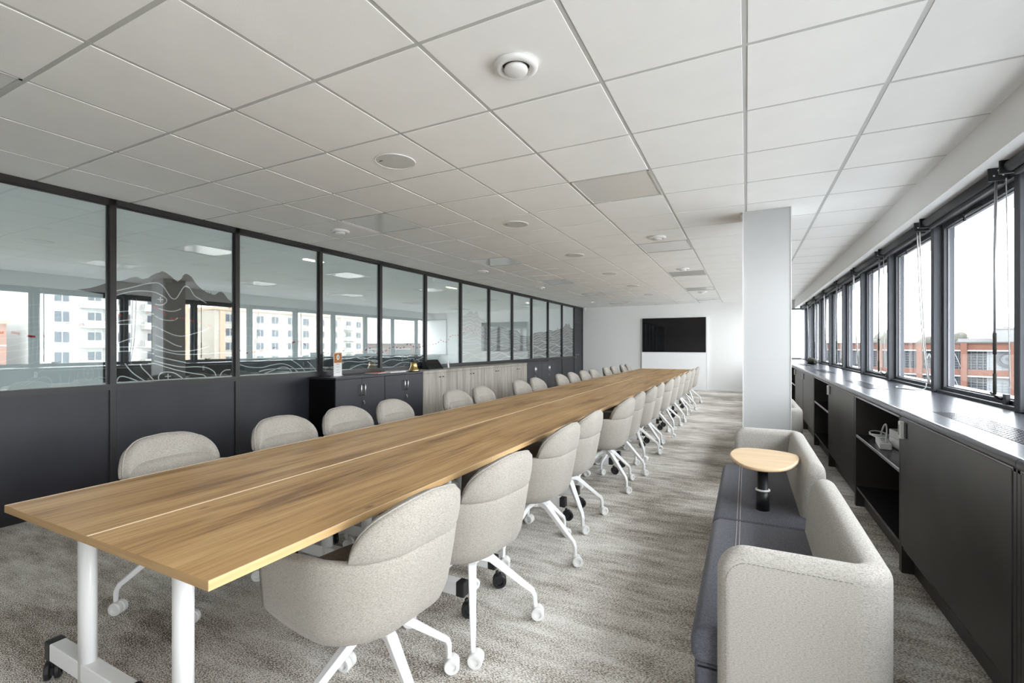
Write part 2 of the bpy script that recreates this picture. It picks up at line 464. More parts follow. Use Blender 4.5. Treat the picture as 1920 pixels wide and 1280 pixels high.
def cell_c(i, j): return GX0 + GP * (i + 0.5), GY0 + GQ * (j + 0.5)
side_name = {-2: 'aisle side', -6: 'partition side', -7: 'partition side'}
seq = {}
for n, (i, j) in enumerate(sorted(lights, key=lambda t: (t[0], t[1]))):
    x, y = cell_c(i, j)
    e = empty('ceiling_light', (x, y, CEIL))
    k = seq.setdefault(i, 0); seq[i] += 1
    tag(e, 'square unlit ceiling light, %s from the near end over the %s' % (ORD[k], 'aisle side chairs' if i == -2 else 'partition side chairs'), 'ceiling light', 'square ceiling light panels')
    fr = MB(); w, d = GP / 2 - 0.008, GQ / 2 - 0.008
    for q in ((-w, w, -d, -d + 0.012), (-w, w, d - 0.012, d), (-w, -w + 0.012, -d, d), (w - 0.012, w, -d, d)): fr.box(q[0], q[1], q[2], q[3], -0.001, 0.02)
    obj('frame', fr, 'tee', e)
    box_obj('diffuser', (-w + 0.012, w - 0.012, -d + 0.012, d - 0.012, 0.004, 0.014), 'diffuser', e)
valve_ring = MB().lathe([(0.086, 0.001), (0.098, -0.006), (0.096, -0.016), (0.082, -0.024), (0.066, -0.022), (0.060, -0.012), (0.060, 0.0)], 40)
valve_disc = MB().lathe([(0.0, -0.040), (0.035, -0.038), (0.050, -0.032), (0.053, -0.024), (0.050, -0.014), (0.0, -0.012)], 36)
vr_me, vd_me = valve_ring.mesh('ring'), valve_disc.mesh('disc')
vr_me.materials.append(M['white_plastic']); vd_me.materials.append(M['white_plastic'])
vseq = {}
for (i, j) in sorted(vents):
    x, y = cell_c(i, j); e = empty('air_valve', (x, y, CEIL)); k = vseq.setdefault(i, 0); vseq[i] += 1
    tag(e, 'round white ceiling air valve, %s from the near end, %s' % (ORD[k], 'aisle side' if i == -2 else 'glass partition side'), 'air vent', 'round white ceiling air valves')
    obj('ring', vr_me, None, e); obj('disc', vd_me, None, e)
    box_obj('throat', (-0.058, 0.058, -0.058, 0.058, -0.003, -0.001), 'black', e)
sp_me = MB().lathe([(0.0, -0.004), (0.120, -0.004), (0.128, -0.002)], 44, smooth=False).mesh('grille'); sp_me.materials.append(M['grey_mesh'])
sr_me = MB().lathe([(0.127, 0.0), (0.127, -0.005), (0.132, -0.006), (0.135, 0.0)], 44).mesh('rim'); sr_me.materials.append(M['white_plastic'])
for k, (i, j) in enumerate(speakers):
    x, y = cell_c(i, j); e = empty('ceiling_speaker', (x, y, CEIL))
    tag(e, 'round grey ceiling speaker over the table, %s from the near end' % ORD[k], 'speaker', 'round ceiling speakers')
    obj('grille', sp_me, None, e); obj('rim', sr_me, None, e)
    box_obj('badge', (-0.085, -0.060, -0.062, -0.054, -0.0065, -0.0035), 'black', e)

# bulkhead over the windows
tag(box_obj('trim_1', (XS, 1.75, YB, YE, 2.312, 2.9), 'wall'), 'white boxed bulkhead running above the windows', kind='structure')
tag(box_obj('wall_right', (1.46, 1.75, YGL, YE, -0.12, CT), 'wall'), 'low white wall under the windows', kind='structure')
# pillar
pil = tag(empty('pillar', (0.165, 5.02, 0)), 'square white painted pillar behind the near sofa', kind='structure')
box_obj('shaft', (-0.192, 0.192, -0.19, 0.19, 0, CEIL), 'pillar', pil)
for sx in (-1, 1): box_obj('corner_bead', (sx * 0.192 - 0.003, sx * 0.192 + 0.003, -0.195, -0.16, 0, CEIL), 'white_metal', pil)
box_obj('cable_box', (-0.215, -0.192, -0.15, -0.05, CEIL - 0.06, CEIL - 0.005), 'white_plastic', pil, bevel=0.004)

# ------------------------------------------------------------------ windows (right)
wr = tag(empty('window_wall', (0, 0, 0)), 'dark grey framed ribbon window along the right side', kind='structure')
k0, k1 = -7, 7
posts = [WP0 + WPP * k for k in range(-3, k1 + 1)]
post_me = MB().box(-0.0, 0.13, -0.03, 0.03, CT, 2.312).mesh('mullion', 0.004, 1); post_me.materials.append(M['frame'])
for y in posts: obj('mullion', post_me, None, wr, (XG, y, 0))
box_obj('bottom_rail', (XG + 0.02, 1.46, YGL, YE, CT - 0.02, CT + 0.02), 'frame', wr)
box_obj('added_tall_glass', (1.40, 1.405, YGB, YGL, 0.0, 2.312), 'glass_out', wr)  # unseen glazing added behind the camera to let in more daylight
box_obj('added_end_pier', (1.36, 1.75, YB, YGB, -0.12, 2.32), 'wall', wr)  # unseen wall stretch that narrows the added glazing, dimming the near ceiling
for y in (YGL - 0.05, YGL - 0.8, YGB + 0.03): box_obj('added_tall_mullion', (1.36, 1.45, y - 0.025, y + 0.025, 0, 2.312), 'frame', wr)
box_obj('top_rail', (XG + 0.02, 1.46, YB, YE, 2.26, 2.312), 'frame', wr)
fr = MB(); y0, y1 = -WPP / 2 + 0.031, WPP / 2 - 0.031; z0, z1 = CT + 0.022, 2.258
fw = 0.034
fr.box(0, 0.055, y0, y0 + fw, z0, z1).box(0, 0.055, y1 - fw, y1, z0, z1).box(0, 0.055, y0 + fw, y1 - fw, z0, z0 + fw * 0.7).box(0, 0.055, y0 + fw, y1 - fw, z1 - fw, z1)
sash_me = fr.mesh('sash', 0.0); sash_me.materials.append(M['frame'])
bd = MB(); q = fw
bd.box(0.022, 0.03, y0 + q, y0 + q + 0.008, z0 + q * .7, z1 - q).box(0.022, 0.03, y1 - q - 0.008, y1 - q, z0 + q * .7, z1 - q).box(0.022, 0.03, y0 + q, y1 - q, z0 + q * .7, z0 + q * .7 + 0.008).box(0.022, 0.03, y0 + q, y1 - q, z1 - q - 0.008, z1 - q)
bead_me = bd.mesh('glazing_bead'); bead_me.materials.append(M['gasket'])
gl_me = MB().box(0.028, 0.033, y0 + q + 0.004, y1 - q - 0.004, z0 + q * .7, z1 - q).mesh('glass'); gl_me.materials.append(M['glass_out'])
hd = MB().box(-0.02, 0.0, -0.02, 0.02, -0.03, 0.03).tube([(-0.03, 0.0, 0.0), (-0.045, 0.03, 0.012), (-0.045, 0.09, 0.03)], 0.008)
hd_me = hd.mesh('window_handle'); hd_me.materials.append(M['black'])
st = MB().tube([(0, 0, 0), (-0.03, -0.02, -0.005), (-0.03, -0.06, -0.03), (-0.028, -0.09, -0.02), (0, -0.25, 0.0)], 0.006).tube([(-0.03, -0.06, -0.03), (-0.03, -0.06, -0.06), (-0.03, -0.09, -0.06)], 0.005)
st_me = st.mesh('window_stay'); st_me.materials.append(M['black'])
for n in range(len(posts) - 1):
    yc = (posts[n] + posts[n + 1]) / 2
    w = tag(empty('window_%d' % (n + 1), (XG + 0.055, yc, 0)), kind='structure')
    obj('sash', sash_me, None, w); obj('glazing_bead', bead_me, None, w); obj('glass', gl_me, None, w)
    if n % 2 == 0: obj('window_handle', hd_me, None, w, (0, -0.42, CT + 0.05))
    obj('window_stay', st_me, None, w, (0, 0.18, 2.235))

# ------------------------------------------------------------------ glazed partition (left)
GXP = XW - 0.032                                  # glass plane
def on_wall(px, py, X=GXP - 0.006):
    s_, c_ = math.sin(YAW), math.cos(YAW); a_ = (px - 960) / F_PX; b2 = -(py - CY) / F_PX
    dx, dy = -s_ + a_ * c_, c_ + a_ * s_; t = X / dx
    return (dy * t, CAM_H + b2 * t)
wl = tag(empty('wall_left', (0, 0, 0)), 'black framed glazed partition with printed mountains and dark lower panels', kind='structure')
edges = [POST0 + POSTP * k for k in range(-7, 12)]
pm = MB().box(XW - 0.09, XW, 0, POSTW, 0, CEIL).mesh('post', 0.002, 1); pm.materials.append(M['black_metal'])
for y in edges: obj('post', pm, None, wl, (0, y, 0))
box_obj('top_rail', (XW - 0.09, XW, YB, YE, CEIL - 0.052, CEIL + 0.05), 'black_metal', wl)
box_obj('middle_rail', (XW - 0.09, XW + 0.002, YB, edges[-1], 0.935, 0.983), 'black_metal', wl)
box_obj('bottom_rail', (XW - 0.07, XW - 0.012, YB, edges[-1], 0.0, 0.06), 'black', wl)
for k in range(len(edges) - 1):
    y0, y1 = edges[k] + POSTW, edges[k + 1]
    box_obj('lower_panel', (XW - 0.05, XW - 0.014, y0, y1, 0.05, 0.935), 'panel', wl)
panes = {}
for k in range(len(edges) - 1):
    y0, y1 = edges[k] + POSTW, edges[k + 1]
    g = box_obj('glass_pane', (GXP - 0.004, GXP, y0, y1, 0.983, CEIL - 0.052), 'glass_in', wl)
    panes[k] = (g, y0, y1)
    bd = MB()                                       # slim bead round the glass
    for q in ((y0, y0 + 0.008, 0.983, CEIL - 0.052), (y1 - 0.014, y1, 0.983, CEIL - 0.052), (y0, y1, CEIL - 0.062, CEIL - 0.052)): bd.box(GXP - 0.001, GXP + 0.008, q[0], q[1], q[2], q[3])
    obj('glazing_bead', bd, 'black_metal', g)
FX = GXP - 0.007
def clip_poly(poly, lo, hi):
    def cut(P, f, inter):
        out = []
        for i in range(len(P)):
            a, b = P[i], P[(i + 1) % len(P)]
            if f(a): out.append(a)
            if f(a) != f(b): out.append(inter(a, b))
        return out
    def at(v): return lambda a, b: (v, a[1] + (b[1] - a[1]) * (v - a[0]) / (b[0] - a[0]))
    poly = cut(poly, lambda p: p[0] >= lo, at(lo))
    return cut(poly, lambda p: p[0] <= hi, at(hi)) if poly else poly
def flat(poly, x): return MB().add([(x, p[0], p[1]) for p in poly], [tuple(range(len(poly)))])
def ribbon(mb, pts, w, x):
    v = []
    for i, p in enumerate(pts):
        a, b = pts[max(i - 1, 0)], pts[min(i + 1, len(pts) - 1)]
        dy, dz = b[0] - a[0], b[1] - a[1]; l = math.hypot(dy, dz) or 1
        ny, nz = -dz / l * w / 2, dy / l * w / 2
        v += [(x, p[0] - ny, p[1] - nz), (x, p[0] + ny, p[1] + nz)]
    mb.add(v, [(2 * i, 2 * i + 2, 2 * i + 3, 2 * i + 1) for i in range(len(pts) - 1)])
ZB, ZT = 0.985, CEIL - 0.054
def z4(p): return on_wall(200 + p[0] * .14846, 370 + p[1] * .14846)
def z5(p): return on_wall(200 + p[0] * .14846, 540 + p[1] * .14846)
def z2(p): return on_wall(p[0] * .171875, 500 + p[1] * .171875)
def z7(p): return on_wall(420 + p[0] * .15625, 580 + p[1] * .15625)
ridge_a = [z2(p) for p in ((840, 248), (980, 232), (1080, 205), (1150, 180), (1200, 165))] + [z4(p) for p in ((118,1055),(180,1052),(250,1035),(300,1012),(380,1003),(450,1030),(530,1015),(560,990),(620,960),(660,950),(705,930),(750,950),(800,985),(850,1030),(900,1065),(950,1020),(965,985),(1000,962),(1040,975),(1080,1010),(1130,1090),(1180,1140),(1230,1180),(1238,1165),(1246,1188),(1280,1205),(1284,1185),(1290,1208),(1310,1215),(1316,1190),(1324,1222),(1370,1230),(1410,1200),(1440,1188),(1480,1210),(1530,1280),(1600,1330))]
far = lambda pts: [on_wall(860 + x * .15625, 520 + y * .15625) for x, y in pts]
ridge_b = far(((45,450),(70,452),(100,435),(120,425),(135,405),(150,400),(165,420),(185,440),(200,418),(212,403),(225,415),(240,450),(262,488),(290,500),(312,495),(318,520),(345,545)))
ridge_c = far(((385,615),(430,605),(480,600),(485,578),(492,602),(520,598),(560,612),(575,608),(580,622),(620,632),(665,632),(700,635),(725,660),(745,690),(790,700),(860,706)))
ridge_d = far(((895,672),(915,660),(960,655),(1010,655),(1058,648),(1090,630),(1130,640),(1150,636),(1185,622),(1190,600),(1198,622),(1230,615),(1262,590),(1280,565),(1290,548),(1300,560),(1312,575),(1322,545),(1332,575),(1345,600),(1360,615),(1375,610)))
random.seed(3)
def wavy(y0, y1, zb, amp, ph, n=26):
    return [(y0 + (y1 - y0) * t / n, zb + amp * (math.sin(ph + 5.2 * t / n) * 0.6 + math.sin(2.3 * ph + 11 * t / n) * 0.4)) for t in range(n + 1)]
for k, (g, y0, y1) in panes.items():
    n = k - 6                                     # 0 = first pane in view
    misty = n >= 5
    obj('sky_film', flat([(y0, ZB), (y1, ZB), (y1, ZT), (y0, ZT)], FX - 0.002), 'film_mist' if misty else 'film_sky', g)
    for rid, mt in ((ridge_a, 'film_rock'), (ridge_b, 'film_rock3'), (ridge_c, 'film_rock2'), (ridge_d, 'film_rock')):
        if rid[-1][0] > y0 and rid[0][0] < y1:
            foot = [z2((1125, 1270)), z2((1125, 300))] if rid is ridge_a else [(rid[0][0], ZB)]
            poly = [(foot[0][0], ZB)] + foot[1:] + list(rid) + [(rid[-1][0], ZB)]
            poly = clip_poly(poly, y0, y1)
            if len(poly) > 2: obj('mountain_print', flat(poly, FX), mt, g)
    if n in (2, 3, 4):
        obj('painted_reflection', flat([(y0, ZB), (y1, ZB), (y1, ZB + 0.17), (y0, ZB + 0.17)], FX), 'film_base', g)  # dark strip paints the reflected units under the windows
    lines = []; plus = []; W = 0.009
    if n == 0:
        W = 0.008
        for P in (((960,1085),(1000,1110),(1018,1170),(990,1230),(955,1235),(920,1200),(910,1150),(925,1105),(960,1085)), ((860,1150),(845,1200),(845,1275)), ((930,1010),(990,995),(1040,1020),(1070,1090),(1080,1200),(1085,1260)), ((765,1180),(755,1230),(750,1290)), ((655,1180),(662,1230),(655,1300)), ((260,1300),(400,1230),(480,1200),(540,1220),(575,1290)),
                  ((0,385),(120,350),(260,335)), ((0,450),(200,425),(430,412),(650,410)), ((0,555),(250,555),(430,543),(650,500),(1000,510)), ((0,630),(250,610),(430,590),(700,535)), ((0,690),(200,685),(430,650),(650,600)), ((0,780),(250,760),(430,710),(560,660)), ((0,890),(250,830),(430,790),(620,745)), ((0,930),(250,905),(430,870),(650,830)), ((0,1040),(220,985),(430,940),(650,905)), ((0,1120),(300,1060),(500,1010)), ((100,1330),(300,1250),(500,1090))):
            lines.append([z2(p) for p in P])
        plus = [z2((960, 1155))]
    elif n == 1:
        L1 = [z4(p) for p in ((118,1180),(300,1140),(480,1095),(600,1078),(660,1085),(720,1130),(780,1220),(815,1265),(850,1282),(890,1262),(960,1150),(1000,1120),(1050,1150),(1110,1240),(1180,1285),(1260,1335))]
        L2 = [z4(p) for p in ((118,1235),(300,1190),(450,1180),(600,1195),(690,1235))] + [z5(p) for p in ((745,125),(757,165),(720,205),(660,212),(610,200))]
        lines += [L1, L2]
        for P in (((620,240),(700,270),(800,292),(880,285),(940,260)), ((610,350),(700,395),(800,408),(860,400),(900,375)), ((610,480),(720,535),(820,580),(900,602),(1000,600),(1200,545),(1290,510)), ((610,590),(740,650),(860,715),(950,740)), ((610,715),(700,750),(800,785),(900,798),(1100,785),(1300,735)), ((610,770),(800,815),(950,838),(1200,832),(1400,818),(1600,822)), ((610,850),(740,885),(900,920),(1000,940)), ((600,915),(760,960),(950,995),(1150,992),(1280,1010),(1360,1060),(1385,1125)), ((520,950),(620,955),(760,1000),(950,1050),(1150,1085),(1220,1095),(1270,1135)), ((662,1165),(655,1120),(690,1070),(760,1058),(850,1070),(920,1110),(980,1155)), ((120,1195),(150,1130),(200,1113),(290,1135),(420,1185)), ((230,950),(290,1030),(370,1100),(500,1182)), ((425,960),(450,1010),(530,1090),(605,1178)), ((1430,1125),(1450,1070),(1500,1035),(1565,1030)),
                  ((120,300),(300,290),(440,295),(600,330)), ((120,420),(300,400),(450,410)), ((120,460),(300,455),(440,462),(600,480)), ((120,700),(330,630),(430,630)), ((120,745),(400,742),(600,760)), ((120,800),(330,795),(450,800),(600,830))):
            lines.append([z5(p) for p in P])
        plus = [z5((678, 143)), z5((775, 1113))]
    elif n == 2:
        for P in (((185,660),(300,690),(450,695),(560,670),(680,650),(760,665),(830,700),(895,760)), ((430,790),(560,740),(680,695),(750,695),(790,720),(825,765)), ((800,600),(880,650),(940,700),(980,755)), ((1000,620),(1060,680),(1105,735)), ((185,765),(280,800)), ((185,615),(430,615),(560,600),(760,598),(1100,590)), ((420,745),(560,715),(800,712),(1105,705)),
                  ((185,140),(300,100),(480,75)), ((185,210),(300,225),(460,245)), ((185,300),(400,330),(700,350),(1100,350)), ((185,430),(400,440),(700,450)), ((185,505),(400,495),(700,515),(1100,510))):
            lines.append([z7(p) for p in P])
    elif n in (3, 4):
        for q in range(6): lines.append(wavy(y0 + 0.01, y1 - 0.01, 1.02 + 0.05 * q, 0.05, q * 1.3 + n, 24))
    elif n >= 5:
        W = 0.010
        prof = ridge_b if n == 6 else ridge_c if n in (7, 8) else ridge_d if n >= 9 else None
        def top_at(y):
            if prof is None: return 1.55
            for a, b in zip(prof, prof[1:]):
                if a[0] <= y <= b[0]: return a[1] + (b[1] - a[1]) * (y - a[0]) / max(1e-6, b[0] - a[0])
            return prof[0][1] if y < prof[0][0] else prof[-1][1]
        cnt = 13
        for q in range(cnt):
            ln = []
            for t in range(25):
                y = y0 + 0.01 + (y1 - y0 - 0.02) * t / 24
                tp = top_at(y); fr_ = (q + 0.6) / cnt
                sm = tp * 0.5 + 0.5 * (sum(top_at(y + d) for d in (-.3, -.15, 0, .15, .3)) / 5)
                z = ZB + (sm - ZB) * fr_ + 0.05 * math.sin(4.1 * y + 1.7 * q) * (1 - fr_) + 0.02 * math.sin(9 * y + 0.8 * q)
                ln.append((y, max(ZB + 0.01, z)))
            lines.append(ln)
    if lines:
        mb = MB()
        for ln in lines:
            sm = catmull(ln, 6)
            sm = [p for p in sm if y0 + 0.004 < p[0] < y1 - 0.004 and ZB < p[1] < ZT]
            if len(sm) > 1: ribbon(mb, sm, W, FX + 0.0012)
        for (py_, pz_) in plus:
            ribbon(mb, [(py_ - 0.025, pz_), (py_ + 0.025, pz_)], 0.008, FX + 0.0014); ribbon(mb, [(py_, pz_ - 0.025), (py_, pz_ + 0.025)], 0.008, FX + 0.0016)
        if mb.f: obj('contour_lines', mb, 'vinyl', g)
    if n == 0 or n == 1 or n == 2:
        mb = MB(); ribbon(mb, [(y0, ZB + 0.006), (y1, ZB + 0.006)], 0.009, FX + 0.0012); obj('base_line', mb, 'vinyl', g)
# dashed red route across the panes
route = [z2(p) for p in ((-60,725),(0,720),(95,714),(160,720),(270,745),(350,760),(450,757),(540,735),(600,695),(645,668),(720,625),(780,615),(900,630),(1040,640),(1150,600))] + [z5(p) for p in ((120,330),(230,370),(340,386),(450,370),(560,250),(640,252),(720,310),(790,365),(845,392),(900,375),(960,380),(1100,420),(1200,440),(1300,480),(1420,520),(1600,560))] + [z7(p) for p in ((200,500),(430,500),(700,430),(900,385),(1000,440),(1100,480),(1250,530),(1400,505),(1480,490),(1660,512),(1740,462),(1830,525))]
r8 = lambda p: on_wall(700 + p[0] * .1875, 480 + p[1] * .1875)
route += [r8(p) for p in ((100,960),(190,910),(290,920),(350,880),(430,915),(500,900),(560,890),(640,870),(670,840),(730,860),(780,795),(850,790),(900,770),(950,710),(1000,765),(1030,705),(1070,780),(1130,825),(1185,870),(1230,930),(1270,900))]
route += far(((450,862),(490,825),(520,840),(570,805),(615,830),(680,835),(710,865),(760,845),(800,860),(860,840),(900,835),(1000,825),(1090,790),(1150,775),(1230,720),(1262,655),(1300,690),(1330,660),(1375,690)))
route = sorted(route)
dense = catmull(route, 14)
for k, (g, y0, y1) in panes.items():
    mb = MB(); acc = 0.0; seg = []
    pts = [p for p in dense if y0 + 0.006 < p[0] < y1 - 0.006]
    for a, b in zip(pts, pts[1:]):
        acc += math.hypot(b[0] - a[0], b[1] - a[1])
        ph = acc % 0.085
        if ph < 0.05: seg.append(b)
        else:
            if len(seg) > 1: ribbon(mb, seg, 0.016, FX + 0.0024)
            seg = []
    if len(seg) > 1: ribbon(mb, seg, 0.016, FX + 0.0024)
    if mb.f: obj('route_dashes', mb, 'vinyl_red', g)
# corridor behind the glass
XC = XW - 1.9
tag(box_obj('wall_corridor', (XC - 0.3, XC, YB - 0.2, YE + 0.2, -0.1, 2.8), 'corridor'), kind='structure')
tag(box_obj('ceiling_corridor', (XC - 0.3, XW - 0.1, YB - 0.2, YE + 0.2, CEIL + 0.03, CEIL + 0.3), 'corridor'), kind='structure')
tag(box_obj('floor_corridor', (XC - 0.3, XW - 0.1, YB - 0.2, YE + 0.2, 0.001, 0.006), 'corridor_floor'), kind='structure')
for k, y in enumerate((4.8, 8.35, 12.35)):
    e = empty('corridor_lamp', (-5.62, y, CEIL + 0.03))
    tag(e, 'warm glowing strip lamp beyond the glass partition, %s from the near end' % ORD[k], 'lamp', 'warm corridor lamps')
    box_obj('housing', (-0.04, 0.04, -0.17, 0.17, -0.03, 0), 'white_metal', e)
    box_obj('tube', (-0.03, 0.03, -0.16, 0.16, -0.042, -0.03), 'lamp', e)
# door at the far end of the partition
d1 = tag(empty('door_1', (XW, edges[-1] + POSTW, 0)), 'dark grey flush door at the far end of the glazed partition', kind='structure')
dw = YE - edges[-1] - POSTW
box_obj('leaf', (-0.05, -0.012, 0.03, dw - 0.06, 0.01, 2.04), 'panel', d1, bevel=0.002)
box_obj('transom_panel', (-0.05, -0.014, 0.03, dw - 0.06, 2.07, CEIL - 0.06), 'panel', d1)
box_obj('frame', (-0.09, 0.0, dw - 0.06, dw, 0, CEIL), 'black_metal', d1)
box_obj('head', (-0.06, -0.005, 0.0, dw, 2.04, 2.07), 'black_metal', d1)
hb = MB().lathe([(0.0, 0), (0.024, 0), (0.024, 0.008), (0.0, 0.008)], 16, 'x', (-0.012, 0.10, 1.02)).tube([(-0.005, 0.10, 1.02), (0.045, 0.10, 1.02), (0.05, 0.13, 1.02), (0.05, 0.22, 1.02)], 0.009)
hb.lathe([(0.0, 0), (0.022, 0), (0.022, 0.008), (0.0, 0.008)], 16, 'x', (-0.012, 0.10, 0.94))
obj('door_handle', hb, 'chrome', d1)
for z in (0.25, 1.0, 1.75): box_obj('hinge', (-0.012, 0.006, dw - 0.075, dw - 0.055, z, z + 0.09), 'black', d1)
# small camera at the top of the far corner
e = tag(empty('security_camera', (XW + 0.10, YE - 0.14, CEIL)), 'small white security camera on the ceiling above the far door', 'camera')
box_obj('mount', (-0.04, 0.04, -0.04, 0.04, -0.03, 0), 'white_plastic', e, bevel=0.006)
obj('body', MB().lathe([(0.0, -0.13), (0.02, -0.128), (0.034, -0.11), (0.036, -0.04), (0.03, -0.028)], 20), 'white_plastic', e)

# ------------------------------------------------------------------ end wall: television
pn = tag(empty('wall_board', (-1.945, YE - 0.014, 0)), 'white board rising from the floor behind the television', 'board')
box_obj('board', (-0.92, 0.92, -0.045, 0, 0.0, 2.143), 'board', pn, bevel=0.003)
for sx in (-1, 1): box_obj('edge_trim', (sx * 0.925 - 0.006, sx * 0.925 + 0.006, -0.05, 0, 0, 2.146), 'white_metal', pn)
tv = tag(empty('television', (-1.950, YE - 0.062, 1.113)), 'large flat black wall television at the end of the table', 'television')
box_obj('case', (-0.905, 0.905, -0.028, 0.0, 0.0, 1.025), 'black', tv, bevel=0.004)
box_obj('screen', (-0.897, 0.897, -0.030, -0.027, 0.012, 1.017), 'screen', tv)
# lowered blind in the far corner beside the windows
bl = tag(empty('corner_blind', (0.93, YE, 0.96)), 'white lowered roller blind in the far corner beside the windows', 'blind')
box_obj('fabric', (-0.4, 0.4, -0.035, -0.025, 0.02, 1.32), 'paper', bl)
box_obj('top_bar', (-0.41, 0.41, -0.045, -0.01, 1.32, 1.345), 'black', bl)
box_obj('bottom_bar', (-0.41, 0.41, -0.045, -0.01, 0.0, 0.02), 'black', bl)

# ================================================================== FURNITURE HELPERS
def rrect(x0, x1, z0, z1, r, n=6):
    # r: radii at (x0,z0),(x1,z0),(x1,z1),(x0,z1)
    P = []
    for (cx, cz, a0, rr) in ((x0 + r[0], z0 + r[0], PI, r[0]), (x1 - r[1], z0 + r[1], 1.5 * PI, r[1]), (x1 - r[2], z1 - r[2], 0, r[2]), (x0 + r[3], z1 - r[3], 0.5 * PI, r[3])):
        if rr < 1e-4: P.append((cx, cz)); continue
        for k in range(n + 1):
            a = a0 + PI / 2 * k / n
            P.append((cx + rr * math.cos(a), cz + rr * math.sin(a)))
    return P
def inset_poly(P, d):
    n = len(P); out = []
    A = sum(P[i][0] * P[(i + 1) % n][1] - P[(i + 1) % n][0] * P[i][1] for i in range(n))
    sg = 1 if A > 0 else -1
    for i in range(n):
        a, b, c = P[i - 1], P[i], P[(i + 1) % n]
        e1 = Vector((b[0] - a[0], b[1] - a[1])); e2 = Vector((c[0] - b[0], c[1] - b[1]))
        if e1.length < 1e-7 or e2.length < 1e-7: out.append(b); continue
        e1.normalize(); e2.normalize()
        n1 = Vector((-e1.y, e1.x)) * sg; n2 = Vector((-e2.y, e2.x)) * sg
        m = n1 + n2
        if m.length < 1e-6: m = n1
        m.normalize(); k = d / max(0.5, m.dot(n1))
        out.append((b[0] + m.x * k, b[1] + m.y * k))
    return out
def soft_prism(poly, axis, a0, a1, r, seg=4, mb=None):
    mb = mb or MB()
    rings = [(r + 0.004, a0)]
    for k in range(seg + 1):
        t = PI / 2 * k / seg; rings.append((r * (1 - math.sin(t)), a0 + r * (1 - math.cos(t))))
    for k in range(seg, -1, -1):
        t = PI / 2 * k / seg; rings.append((r * (1 - math.sin(t)), a1 - r * (1 - math.cos(t))))
    rings.append((r + 0.004, a1))
    n = len(poly); v = []; f = []
    for d, a in rings:
        for p in inset_poly(poly, d):
            v.append((p[0], p[1], a) if axis == 'z' else (a, p[0], p[1]) if axis == 'x' else (p[0], a, p[1]))
    for q in range(len(rings) - 1):
        for i in range(n): f.append((q * n + i, q * n + (i + 1) % n, (q + 1) * n + (i + 1) % n, (q + 1) * n + i))
    f.append(tuple(range(n))[::-1]); f.append(tuple(range((len(rings) - 1) * n, len(rings) * n)))
    return mb.add(v, f, True)
def castor_mesh(name, mat, r=0.031, w=0.024, gap=0.003):
    mb = MB()
    for s in (-1, 1):
        mb.lathe([(0.0, s * (gap + w - 0.010)), (r * 0.46, s * (gap + w - 0.009)), (r * 0.56, s * (gap + w)), (r * 0.9, s * (gap + w)), (r, s * (gap + w - 0.004)), (r, s * (gap + 0.003)), (r * 0.85, s * gap), (0.0, s * gap)], 26, 'y', (0.012, 0, r), smooth=False)
    mb.box(-0.008, 0.02, -0.006, 0.006, r * 0.6, r * 2.0).lathe([(0.010, r * 1.4), (0.010, r * 2.25), (0.007, r * 2.4)], 12)
    me = mb.mesh(name); me.materials.append(M[mat]); return me

# ================================================================== MEETING TABLES
XT = -1.157; YT = 0.68; TL_, TW_ = 1.40, 0.60; TH = 0.74
def make_table():
    t = empty('folding_table')
    top = obj('tabletop', MB().box(-TW_ / 2 + 0.0012, TW_ / 2 - 0.0012, 0.0015, TL_ - 0.0015, TH - 0.024, TH), 'oak', t, bevel=0.0008, seg=1)
    for x in (-TW_ / 2 + 0.0004, TW_ / 2 - 0.0030):
        eg = box_obj('edging', (x, x + 0.0026, 0.001, TL_ - 0.001, TH - 0.0245, TH + 0.0002), 'oak_edge', top)
    for x in (-TW_ / 2 + 0.0006, TW_ / 2 - 0.0036):
        box_obj('painted_edge_highlight', (x, x + 0.0030, 0.002, TL_ - 0.002, TH - 0.001, TH + 0.0006), 'edge_highlight', top)  # thin strip paints a highlight along each long edge
    for y in (0.0006, TL_ - 0.0022):
        box_obj('end_edging', (-TW_ / 2 + 0.0014, TW_ / 2 - 0.0014, y, y + 0.0016, TH - 0.0242, TH - 0.0003), 'oak_end_shaded', top)
    colm = MB()
    P = [(0.038 * math.cos(2 * PI * k / 24), 0.026 * math.sin(2 * PI * k / 24)) for k in range(24)]
    colm.prism(P, 'z', 0.085, TH - 0.05)
    cm = colm.mesh('column'); cm.materials.append(M['white_metal'])
    for p in cm.polygons: p.use_smooth = len(p.vertices) == 4
    fb = MB().box(-0.29, 0.25, -0.025, 0.025, 0.10, 0.165).mesh('foot_beam', 0.003, 1); fb.materials.append(M['white_metal'])
    ec = MB().box(-0.022, 0.022, -0.027, 0.027, 0.097, 0.168).mesh('end_cap', 0.006, 2); ec.materials.append(M['black'])
    cs = castor_mesh('castor', 'black', 0.037, 0.018, 0.006)
    fl = MB().prism([(0.07 * math.cos(PI + PI * k / 12), TH - 0.026 + 0.05 * math.sin(PI + PI * k / 12)) for k in range(13)], 'y', -0.03, 0.03).mesh('flip_bracket'); fl.materials.append(M['black'])
    rail = MB().box(-0.10, -0.05, 0.16, TL_ - 0.16, TH - 0.062, TH - 0.026).mesh('under_rail', 0.002, 1); rail.materials.append(M['white_metal'])
    obj('under_rail', rail, None, t)
    for y in (0.155, TL_ - 0.155):
        obj('column', cm, None, t, (-0.09, y, 0))
        f_ = obj('foot_beam', fb, None, t, (-0.04, y, 0))
        for x in (-0.305, 0.265): obj('end_cap', ec, None, f_, (x, 0, 0))
        for x, a in ((-0.33, 2.6), (0.29, 0.5)): obj('castor', cs, None, t, (x - 0.04, y, 0), (0, 0, a))
        obj('flip_bracket', fl, None, t, (-0.02, y - 0.05, 0))
    return t
table0 = make_table()
